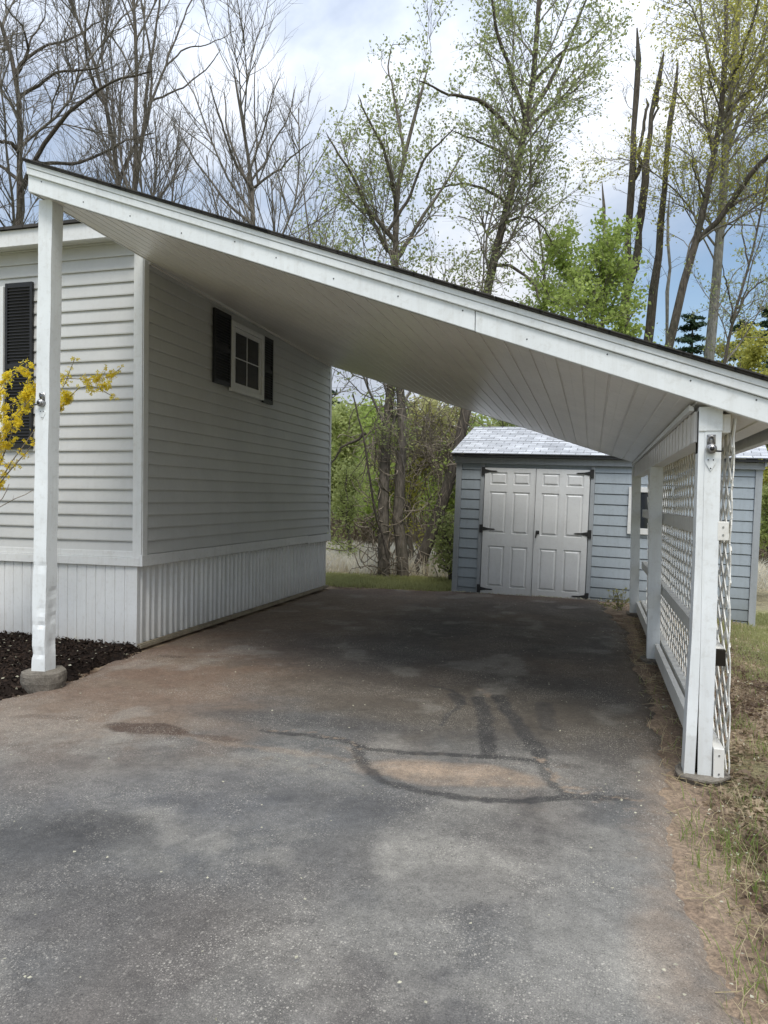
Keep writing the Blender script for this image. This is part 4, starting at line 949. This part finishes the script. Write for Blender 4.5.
# 6 dead snags
D = 18
L = [limb([gbase(616, D), (616, 400), (620, 325), (627, 250), (630, 190), (632, 120), (638, 60), (637, 28)], D, .14, .065, 0), limb([(628, 300), (640, 250), (645, 170), (655, 110), (664, 50)], D, .12, .055, .3), limb([(633, 190), (640, 140), (646, 98)], D, .05, .035, -.3), limb([(653, 120), (660, 95), (661, 80)], D, .03, .02, .2)]
make_tree('dead_tree', 'dead trunk forked into two broken spires', base_of(616, D), L, M['barkdark'], g, 'dead trunks behind the roof', tw=(18, 3, 2), lens=(.09, .6, .6), broken=True, tmin=.5, up=0, maxl=.9)
L = [limb([gbase(636, D), (640, 400), (645, 325), (655, 270), (664, 190), (670, 110), (678, 60)], D-.6, .13, .055, 0)]
make_tree('dead_tree', 'single dead broken pole of a trunk, right of the forked one', base_of(636, D), L, M['barkdark'], g, 'dead trunks behind the roof', tw=(16, 3, 2), lens=(.08, .6, .6), broken=True, tmin=.5, up=0, maxl=.8)
L = [limb([gbase(600, D), (600, 400), (602, 270), (607, 215), (602, 182)], D+.6, .06, .035, 0), limb([(601, 280), (596, 250), (597, 236)], D+.6, .045, .03, 0)]
make_tree('dead_tree', 'short thin dead stub poking out of the bright green tree', base_of(600, D), L, M['bark'], g, 'dead trunks behind the roof', tw=(4, 2, 1), lens=(.06, .5, .5), broken=True, tmin=.6, up=0, maxl=.5)
L = [limb([gbase(662, 19), (662, 400), (664, 310), (668, 240), (670, 190)], 19, .07, .03, 0)]
make_tree('dead_tree', 'slim pale dead stem between the broken pole and the bent tree', base_of(662, 19), L, M['barkpale'], g, 'dead trunks behind the roof', tw=(6, 2, 1), lens=(.1, .5, .5), broken=True, tmin=.6, up=0)
# 7 bright green young tree
D = 15
L = [limb([gbase(590, D), (590, 420), (590, 330), (585, 285)], D, .08, .02), limb([(590, 345), (560, 310), (540, 280)], D, .04, .012, -.6), limb([(590, 350), (612, 305), (625, 270)], D, .04, .012, .5), limb([(590, 360), (555, 340), (522, 312)], D, .035, .012, .5),
     limb([(590, 365), (620, 335), (640, 305)], D, .035, .012, -.4), limb([(586, 375), (552, 350), (528, 330)], D, .03, .012, -.8), limb([(592, 370), (612, 350), (632, 335)], D, .03, .012, .7), limb([(560, 345), (545, 310), (536, 290)], D, .025, .01, .2), limb([(588, 300), (572, 265), (568, 245)], D, .03, .01, .5), limb([(590, 330), (600, 290), (602, 262)], D, .03, .01, -.5)]
make_tree('young_tree', 'young tree in bright fresh green leaf, showing above the roof', base_of(590, D), L, M['bark'], g, tw=(18, 7, 4), lens=(.40, .6, .6), leaves=8500, leafsize=.055, leafn=2, leafmat_=M['leaf_bright'], up=.15)
# 8 bent tree at the right
D = 15
Z = lambda pts: cv(1.92, 368, 0, pts)
L = [limb([gbase(640, D), (650, 430)]+Z([(575, 660), (600, 560), (625, 470), (650, 400), (670, 300), (685, 160), (690, 0), (692, -100)]), D, .13, .03, .2), limb(Z([(625, 475), (680, 420), (720, 350), (768, 300), (830, 240), (880, 150)]), D, .09, .04, -1.2),
     limb(Z([(690, 405), (745, 370), (800, 350)]), D, .03, .015, .6), limb(Z([(668, 300), (650, 230), (640, 160), (636, 90)]), D, .03, .01, .9), limb(Z([(683, 180), (720, 110), (745, 40), (760, -60)]), D, .05, .015, -.7), limb(Z([(650, 390), (632, 340), (622, 300)]), D, .02, .01, -.8), limb(Z([(678, 230), (720, 190), (770, 150)]), D, .035, .01, .5)]
make_tree('leafy_tree', 'forked bent tree with yellow-green leaves at the right', base_of(640, D), L, M['barkdark'], g, tw=(22, 8, 5), lens=(.28, .6, .6), leaves=6500, leafsize=.036, leafn=2, leafmat_=M['leaf_yellow'], up=.1, tmin=.4)
# 9 pale-barked tree
D = 17
L = [limb([gbase(704, D), (706, 450), (710, 355), (715, 300), (722, 225), (726, 150), (735, 60), (742, -60)], D, .15, .06, .2), limb([(720, 240), (705, 220), (698, 200)], D, .03, .012, .5), limb([(727, 150), (745, 110), (760, 60), (775, 0)], D, .06, .02, -.5), limb([(714, 310), (735, 270), (745, 262)], D, .02, .01, .3), limb([(730, 110), (712, 70), (700, 20), (695, -30)], D, .05, .015, .9)]
make_tree('leafy_tree', 'straight pale grey trunk rising at the right, left of the frame edge', base_of(704, D), L, M['barkpale'], g, tw=(20, 8, 5), lens=(.25, .6, .6), leaves=6500, leafsize=.038, leafn=2, leafmat_=M['leaf_yellow'], up=.15, tmin=.45)
# 11 slim tree at the right edge
D = 14
L = [limb([gbase(705, D), (715, 430), (725, 370), (738, 318), (755, 250), (768, 195), (775, 130)], D, .05, .012, .2), limb([(742, 305), (760, 280), (775, 270)], D, .02, .01, .3), limb([(735, 330), (728, 290), (722, 262)], D, .02, .008, -.5), limb([(753, 262), (744, 235), (742, 212)], D, .018, .008, .5)]
make_tree('slim_tree', 'slim young tree with tiny leaves crossing the sky at the right edge', base_of(705, D), L, M['barkdark'], g, tw=(16, 6, 4), lens=(.28, .6, .6), leaves=1700, leafsize=.034, leafn=1, leafmat_=M['leaf_sprout'], up=.15, tmin=.35)
# faint sprouting tree behind the round bare one
D = 19
L = [limb([gbase(318, D), (316, 400), (312, 260), (305, 200), (300, 170)], D, .07, .015), limb([(312, 270), (330, 225), (345, 190)], D, .03, .01, .4), limb([(312, 270), (290, 230), (280, 205)], D, .03, .01, -.4), limb([(314, 290), (345, 260), (360, 240)], D, .03, .01, -.4)]
make_tree('sprouting_tree', 'small tree dotted with pale leaf buds, low behind the roof beside the round bare tree', base_of(318, D), L, M['bark'], g, tw=(14, 7, 5), lens=(.34, .6, .6), leaves=1800, leafsize=.045, leafn=1, leafmat_=M['leaf_sprout'], up=.2)
D = 18
L = [limb([gbase(540, D), (542, 400), (545, 290), (540, 240), (535, 205)], D, .07, .015), limb([(544, 280), (520, 245), (505, 235)], D, .03, .01, .4), limb([(544, 270), (562, 235), (575, 222)], D, .03, .01, -.4)]
make_tree('sprouting_tree', 'small pale-leaved tree between the leaning trunk and the bright green tree', base_of(540, D), L, M['bark'], g, tw=(14, 7, 5), lens=(.34, .6, .6), leaves=3000, leafsize=.045, leafn=1, leafmat_=M['leaf_sprout'], up=.2)

# crown-mass trees for the thicket beyond the lawn
def mass_tree(name, label, px, D, top, wpx, leafm, n, lsz, rg, group, low=.12, bark=M['bark'], cat='tree'):
    b = base_of(px, D); H = at(px, top, D)[2]; W_ = wpx/F*D/2
    root = empty(name, b, label, cat, group); W0 = Wood()
    tr = np.array([b, b+np.array([rg.normal(0, .15), rg.normal(0, .15), H*.45]), b+np.array([rg.normal(0, .3), rg.normal(0, .3), H*.92])])
    P, Rd = resample(tr, [.02*H+.02, .015*H, .01], 12, rg, .03); W0.add(P[None], Rd[None], 6)
    A, Ar = spawn(P[None], Rd[None], 26, 50, .42, .55, 8, .12, .15, rg, low, .012, W_*1.1); W0.add(A, Ar, 4)
    B_, Br = spawn(A, Ar, 6, 48, .5, .6, 5, .08, .16, rg, .2, .007); W0.add(B_, Br, 3)
    W0.build('trunk', bark, root)
    tips = np.concatenate([B_[:, 1:].reshape(-1, 3), A[:, 4:].reshape(-1, 3)])
    # leaf clumps: cluster around a random subset of tips, plus a loose scatter
    kc = tips[rg.integers(0, len(tips), max(30, n//60))]; P2 = kc[rg.integers(0, len(kc), int(n*.6))]+rg.normal(0, .06*W_+.10, (int(n*.6), 3))
    P3 = tips[rg.integers(0, len(tips), n-len(P2))]+rg.normal(0, .1, (n-len(P2), 3)); PP = np.concatenate([P2, P3]); PP = PP[PP[:, 2] > .15]
    V, Fq = quads(PP, lsz, rg); npmesh('crown', V-np.array(root.location), Fq, leafm, root)
    return root
g = np.random.default_rng(55)
TG = 'trees of the thicket beyond the lawn'
spec = [  # px, depth, top y, width px, leaf, n, size, label
 (345, 25, 405, 120, 'leaf_mid', 9000, .085, 'mid green tree seen close beside the rear corner of the home'),
 (300, 24, 400, 110, 'leaf_mid', 6000, .085, 'green tree of the thicket hidden mostly behind the home'),
 (372, 21, 402, 80, 'leaf_bright', 5000, .07, 'bright green tree beyond the vine-clad trunks, left side'),
 (425, 23, 408, 90, 'leaf_olive', 5000, .07, 'olive leaved tree beyond the vine-clad trunks, left of the shed roof'),
 (455, 18.5, 440, 70, 'leaf_bright', 5000, .065, 'bright green tree close by the left corner of the shed'),
 (395, 29, 418, 150, 'leaf_olive', 7000, .1, 'far olive tree in the middle of the thicket'),
 (345, 32, 430, 150, 'leaf_bright', 6000, .11, 'far light green tree low beside the home'),
 (500, 26, 400, 130, 'leaf_mid', 5000, .1, 'green tree standing behind the shed roof'),
 (245, 26, 390, 140, 'leaf_mid', 4000, .1, 'green tree behind the far end of the home'),
 (748, 27, 338, 90, 'leaf_yellow', 8000, .085, 'rounded yellow-green tree low above the right end of the roof'),
 (800, 22, 350, 110, 'leaf_olive', 8000, .08, 'olive tree at the right edge beyond the shed'),
 (640, 27, 380, 140, 'leaf_mid', 4000, .1, 'green tree behind the shed, right of the doors'),
 (775, 15.5, 470, 60, 'leaf_mid', 4500, .055, 'low leafy tree just right of the shed corner'),
 (440, 34, 400, 150, 'leaf_olive', 4500, .12, 'farthest olive tree above the shed'),
]
for px, D, top, wpx, lm, n, ls, lab in spec: mass_tree('thicket_tree', lab, px, D, top, wpx, M[lm], n, ls, g, TG)
# understorey shrub around the trunks
for px, D, top, wpx, lm, n, lab in ((436, 14.9, 455, 46, 'leaf_bright', 1500, 'loose bright green shrub around the foot of the leaning trunk'), (452, 13.6, 520, 34, 'leaf_sprout', 900, 'thin twiggy shrub against the left corner of the shed'), (408, 15.6, 440, 44, 'leaf_yellow', 900, 'yellow-green shrub growing up between the vine-clad trunks'), (352, 17, 470, 60, 'leaf_mid', 2200, 'green shrub at the edge of the reeds beside the home')):
    mass_tree('shrub', lab, px, D, top, wpx, M[lm], n, .045, g, 'shrubs among the trunks', low=.05, cat='shrub')
# twiggy tangle of brown vines high between the trunks
for px, py, D, rr, n, lab in ((440, 450, 15.6, 1.0, 280, 'brown tangle of vines hanging between the trees left of the shed roof'), (405, 440, 16.2, .9, 160, 'brown tangle of vines wound round the twin trunks')):
    c0 = at(px, py, D); root = empty('vine_tangle', (c0[0], c0[1], 0), lab, 'vines', 'tangles of vines'); W = Wood()
    o = np.zeros((n, 9, 3)); o[:, 0] = c0+g.normal(0, rr*.42, (n, 3))*np.array([.9, .9, 1.2]); d = nrm(g.normal(size=(n, 3))+np.array([0, 0, -.2])); s_ = g.uniform(.05, .2, n)[:, None]
    for q in range(1, 9): o[:, q] = o[:, q-1]+d*s_; d = nrm(d+g.normal(0, .35, (n, 3))+(c0-o[:, q])*.10+np.array([0, 0, -.05]))
    W.add(o, np.full((n, 9), .006)*g.uniform(.7, 1.7, (n, 1)), 3)
    st_ = np.zeros((14, 9, 3)); 
    for k in range(14): a = c0+g.normal(0, .4, 3); b = np.array([c0[0]+g.normal(0, .3), c0[1]+g.normal(0, .3), 0]); st_[k] = a+(b-a)*np.linspace(0, 1, 9)[:, None]+g.normal(0, .05, (9, 3))
    W.add(st_, np.full((14, 9), .012), 4); W.build('stems', M['vine'], root)
# fallen limb in the gap
root = empty('dead_branch', base_of(350, 14), 'bare dead branch slanting down beside the home corner', 'branch'); W = Wood()
for pts, r_ in (([(352, 395), (360, 430), (368, 480), (378, 520), (388, 560)], .03), ([(330, 470), (338, 450), (352, 440), (366, 433)], .03)):
    P, Rd = resample([at(a, b, 13.9) for a, b in pts], [r_*.5, r_], 14, g, .02); W.add(P[None], Rd[None], 6); A, Ar = spawn(P[None], Rd[None], 12, 45, .25, .5, 6, .1, .2, g); W.add(A, Ar, 3)
W.build('limb', M['barkdark'], root)
# reeds and brown brush
def rnd(n, x0, x1, y0, y1): return g.uniform(x0, x1, n), g.uniform(y0, y1, n)
a, b = rnd(26000, -9, 3.5, 13.8, 19.5); k = fbm(a, b, 2.5, 77) > .42; a, b = a[k], b[k]
V, Fq = blades(np.stack([a, b, a*0-.02], 1), .36, .028, g, 1.3); tag(npmesh('reeds', V, Fq, M['reed']), 'bleached pale reeds standing in a band beyond the lawn', 'reeds', kind='stuff')
n = 5000; a, b = rnd(n, -13, 8, 19, 24); o = np.zeros((n, 6, 3)); o[:, 0] = np.stack([a, b, a*0], 1); d = nrm(g.normal(size=(n, 3))*.5+np.array([0, 0, 1.]))
for q in range(1, 6): o[:, q] = o[:, q-1]+d*g.uniform(.12, .32, n)[:, None]; d = nrm(d+g.normal(0, .3, (n, 3)))
W = Wood(); W.add(o, np.full((n, 6), .010), 3); V = np.concatenate(W.V); tag(npmesh('brushwood', V, np.concatenate(W.F), M['brush']), 'brown leafless brushwood behind the reeds', 'brush', kind='stuff')
# far-off wood all round
n = 110; V_ = []; F_ = []; cnt = 0
for i in range(n):
    th = g.uniform(-math.pi*.62, math.pi*.62)+math.pi/2+YAW*.5; dd = g.uniform(46, 75); H = g.uniform(4.0, 6.6); c0 = np.array([math.cos(th)*dd, math.sin(th)*dd, 0])
    m_ = 700; v = nrm(g.normal(size=(m_, 3)))*(g.random((m_, 1))**.4)*np.array([H*.55, H*.55, H*.5]); P = c0+v+np.array([0, 0, H*.52])+g.normal(0, .25, (m_, 3)); P = P[P[:, 2] > 0]
    V, Fq = quads(P, .42, g); V_.append(V); F_.append(Fq+cnt); cnt += len(V)
tag(npmesh('distant_wood', np.concatenate(V_), np.concatenate(F_), M['leaf_olive']), 'far-off wood closing the view behind everything', 'wood', kind='stuff')

# pines in the distance
def pine(px, D, top, label):
    b = base_of(px, D); H = at(px, top, D)[2]; root = empty('pine_tree', b, label, 'pine tree', 'distant pines'); W = Wood()
    P = np.stack([b+np.array([0, 0, H*t]) for t in np.linspace(0, 1, 8)]); W.add(P[None], np.linspace(.16, .02, 8)[None], 6)
    o = []; lv = []
    for z_ in np.arange(H*.25, H*.99, .5):
        L_ = (H-z_)*.34+.2
        for k in range(7):
            t = g.uniform(0, 6.28); d = np.array([math.cos(t), math.sin(t), .12]); l_ = L_*g.uniform(.7, 1.15); pts = np.stack([b+np.array([0, 0, z_])+d*l_*s_+np.array([0, 0, -.25*l_*s_*s_+.1*l_*s_]) for s_ in np.linspace(0, 1, 5)])+np.array([0, 0, g.uniform(-.28, .28)]); o.append(pts)
            q = pts[1:][g.integers(0, 4, 70)]+g.normal(0, .085, (70, 3))*np.array([1, 1, .3])+d*g.uniform(-.2, .2, (70, 1)); lv.append(q)
    o = np.stack(o); W.add(o, np.full(o.shape[:2], .02), 3); W.build('trunk', M['barkdark'], root)
    V, Fq = quads(np.concatenate(lv), .075, g, .3, 2.8); npmesh('crown', V-np.array(root.location), Fq, M['needle'], root)
pine(688, 30, 312, 'dark distant pine between the bent tree and the pale trunk')
pine(738, 34, 318, 'dark distant pine at the right, half behind the yellow-green tree')
pine(765, 36, 306, 'dark distant pine at the right frame edge')
pine(330, 38, 392, 'dark distant pine behind the green trees beside the home')

# ------------------------------------------------------------------ forsythia
g = np.random.default_rng(77)
fb_ = np.array([-5.75, 5.30, .02]); root = empty('forsythia_bush', fb_, 'forsythia with yellow flowers reaching behind the left post', 'shrub'); W = Wood(); fl = []; lf = []
def fp(px, py, Y):
    d = ray(px, py); return CAM+d*(Y/d[1])
stems = [([(0, 470), (14, 430), (24, 405), (38, 385), (52, 378), (66, 372), (82, 380), (95, 378), (108, 385), (121, 368)], 5.35, 3), ([(0, 440), (20, 420), (30, 395), (26, 362)], 5.30, 3), ([(-6, 440), (8, 425), (18, 410), (32, 398)], 5.2, 3),
         ([(84, 376), (95, 384), (106, 392), (112, 396)], 5.35, 4), ([(60, 398), (66, 386), (72, 372), (75, 358)], 5.35, 1), ([(-10, 400), (4, 378), (14, 370), (30, 366)], 5.25, 4), ([(0, 512), (16, 500), (33, 490)], 5.2, 0), ([(-5, 508), (6, 492), (9, 484)], 5.1, 0), ([(-10, 395), (5, 388), (14, 374)], 5.15, 3), ([(-8, 420), (6, 405), (22, 398), (36, 390)], 5.3, 4)]
for pts, Y, dens in stems:
    P3 = [fp(a, b, Y+.04*i) for i, (a, b) in enumerate(pts)]
    P3 = [fb_+(P3[0]-fb_)*.02, fb_+(P3[0]-fb_)*.5+np.array([-.25, 0, .1])]+P3
    P, Rd = resample(P3, [.012, .008, .005, .003], 26, g, .006); W.add(P[None], Rd[None], 5)
    vis = P[8:]
    A, Ar = spawn(vis[None], Rd[None, 8:], max(2, 3*dens), 50, .10, .6, 4, .2, .2, g, .1, .0015, .12, .04); W.add(A, Ar, 3)
    src = np.concatenate([vis, A.reshape(-1, 3)])
    if dens:
        k = g.integers(0, len(src), 150*dens); fl.append(src[k]+g.normal(0, .018, (len(k), 3)))
        k = g.integers(0, len(src), 14*dens); lf.append(src[k]+g.normal(0, .02, (len(k), 3)))
for i in range(8):
    e = fb_+np.array([g.uniform(-1.3, -.3), g.uniform(-.45, .5), g.uniform(1.5, 2.6)]); P, Rd = resample([fb_+g.normal(0, .05, 3)*np.array([1, 1, 0]), fb_+(e-fb_)*.5+np.array([0, 0, .25]), e], [.012, .008, .003], 16, g, .01); W.add(P[None], Rd[None], 5)
    k = g.integers(8, 16, 26); fl.append(P[k]+g.normal(0, .03, (26, 3)))
V = np.concatenate(W.V)-fb_; npmesh('stems', V, np.concatenate(W.F), M['vine'], root)
# each flower: four narrow petals
C0 = np.concatenate(fl); n = len(C0); ax_ = nrm(g.normal(size=(n, 3))); e1 = nrm(np.cross(ax_, g.normal(size=(n, 3)))); e2 = np.cross(ax_, e1); V = []; 
for k in range(4):
    t = k*math.pi/2; d = e1*math.cos(t)+e2*math.sin(t); s_ = -e1*math.sin(t)+e2*math.cos(t); l_ = .019; V.append(np.stack([C0, C0+d*l_*.55+s_*.006+ax_*.003, C0+d*l_+ax_*.007, C0+d*l_*.55-s_*.006+ax_*.003], 1))
V = np.concatenate(V).reshape(-1, 3); npmesh('flowers', V-fb_, np.arange(len(V)).reshape(-1, 4), M['flower'], root)
V, Fq = quads(np.concatenate(lf), .012, g, 0, 2.2); npmesh('leaves', V-fb_, Fq, M['leaf_olive'], root)
# weed by the far post
wr = empty('weed', (.38, 10.75, 0), 'small dry weed at the foot of the shed beside the rear post', 'weed'); W = Wood()
n = 26; o = np.zeros((n, 6, 3)); d = nrm(g.normal(size=(n, 3))*.5+np.array([0, 0, .9]))
for q in range(1, 6): o[:, q] = o[:, q-1]+d*g.uniform(.03, .08, n)[:, None]; d = nrm(d+g.normal(0, .25, (n, 3)))
W.add(o, np.full((n, 6), .003), 3); npmesh('stems', np.concatenate(W.V), np.concatenate(W.F), M['vine'], wr); V, Fq = quads(o[:, 1:].reshape(-1, 3), .03, g); npmesh('leaves', V, Fq, M['leaf_olive'], wr)

# ------------------------------------------------------------------ light
SUN_EL, SUN_AZ = 58, 160      # azimuth measured from +Y clockwise
wd = bpy.data.worlds.new('World'); S.world = wd; wd.use_nodes = True; nt = wd.node_tree; N = nt.nodes; Lk = nt.links
for q in list(N): N.remove(q)
outw = N.new('ShaderNodeOutputWorld'); bg1 = N.new('ShaderNodeBackground'); bg2 = N.new('ShaderNodeBackground'); mx = N.new('ShaderNodeMixShader')
sky = N.new('ShaderNodeTexSky'); sky.sky_type = 'NISHITA'; sky.sun_disc = False; sky.sun_elevation = R(SUN_EL); sky.sun_rotation = R(SUN_AZ); sky.air_density = 1.2
Lk.new(sky.outputs[0], bg1.inputs[0]); bg1.inputs[1].default_value = .15
tc = N.new('ShaderNodeTexCoord'); sp = N.new('ShaderNodeSeparateXYZ'); Lk.new(tc.outputs['Generated'], sp.inputs[0])
def mth(op, a, b=None, clamp=False):
    n = N.new('ShaderNodeMath'); n.operation = op; n.use_clamp = clamp
    for i, v in enumerate((a, b)):
        if v is None: continue
        if isinstance(v, (int, float)): n.inputs[i].default_value = v
        else: Lk.new(v, n.inputs[i])
    return n.outputs[0]
zz = mth('ADD', mth('MAXIMUM', sp.outputs[2], 0), .28)
cx = N.new('ShaderNodeCombineXYZ'); Lk.new(mth('DIVIDE', sp.outputs[0], zz), cx.inputs[0]); Lk.new(mth('DIVIDE', sp.outputs[1], zz), cx.inputs[1])
n1 = N.new('ShaderNodeTexNoise'); n1.inputs['Scale'].default_value = 1.15; n1.inputs['Detail'].default_value = 7; n1.inputs['Roughness'].default_value = .55; n1.inputs['Distortion'].default_value = .35; Lk.new(cx.outputs[0], n1.inputs['Vector'])
n2 = N.new('ShaderNodeTexNoise'); n2.inputs['Scale'].default_value = 2.3; n2.inputs['Detail'].default_value = 8; n2.inputs['Roughness'].default_value = .6; Lk.new(cx.outputs[0], n2.inputs['Vector'])
r1 = N.new('ShaderNodeValToRGB'); r1.color_ramp.elements[0].position = .38; r1.color_ramp.elements[0].color = (.25,)*3+(1,); r1.color_ramp.elements[1].position = .54; r1.color_ramp.elements[1].color = (1, 1, 1, 1); Lk.new(n1.outputs['Fac'], r1.inputs[0])
def lobe(px, py, c0, c1):
    d = ray(px, py); d = d/np.linalg.norm(d); dn = N.new('ShaderNodeVectorMath'); dn.operation = 'DOT_PRODUCT'; Lk.new(tc.outputs['Generated'], dn.inputs[0]); dn.inputs[1].default_value = tuple(d)
    mr = N.new('ShaderNodeMapRange'); mr.interpolation_type = 'SMOOTHSTEP'; Lk.new(dn.outputs['Value'], mr.inputs[0]); mr.inputs[1].default_value = math.cos(R(c1)); mr.inputs[2].default_value = math.cos(R(c0)); return mr.outputs[0]
LB = lobe(530, 190, 3, 17)
r2 = N.new('ShaderNodeValToRGB'); e = r2.color_ramp.elements; e.new(.5); e[0].position = .32; e[0].color = (.46, .51, .61, 1); e[1].position = .50; e[1].color = (.62, .67, .76, 1); e[2].position = .68; e[2].color = (.80, .82, .86, 1); Lk.new(mth('ADD', mth('MULTIPLY', mth('SUBTRACT', n2.outputs['Fac'], .5), 1.0), mth('ADD', .47, mth('MULTIPLY', LB, .12))), r2.inputs[0])
Lk.new(r2.outputs[0], bg2.inputs[0])
Lk.new(mth('ADD', 1.0, mth('MULTIPLY', mth('POWER', mth('MAXIMUM', sp.outputs[2], 0), 2.0), 2.9)), bg2.inputs[1])
fac = mth('SUBTRACT', r1.outputs[0], mth('MULTIPLY', lobe(700, 290, 2, 12), mth('MULTIPLY', n1.outputs['Fac'], 1.35)), True)
Lk.new(fac, mx.inputs[0]); Lk.new(bg1.outputs[0], mx.inputs[1]); Lk.new(bg2.outputs[0], mx.inputs[2]); Lk.new(mx.outputs[0], outw.inputs[0])
sl = bpy.data.lights.new('sun', 'SUN'); sl.energy = 2.5; sl.angle = R(22); sl.color = (1, .95, .87); so = link(bpy.data.objects.new('sun', sl)); so.location = (0, -5, 20)
az = R(SUN_AZ); el = R(SUN_EL); dv = Vector((math.sin(az)*math.cos(el), math.cos(az)*math.cos(el), math.sin(el))); so.rotation_euler = dv.to_track_quat('Z', 'Y').to_euler()
S.view_settings.view_transform = 'Standard'; S.view_settings.look = 'None'; S.view_settings.exposure = 0; S.view_settings.gamma = 1
S.cycles.max_bounces = 8; S.cycles.transparent_max_bounces = 8
S.render.resolution_x = 768; S.render.resolution_y = 1024
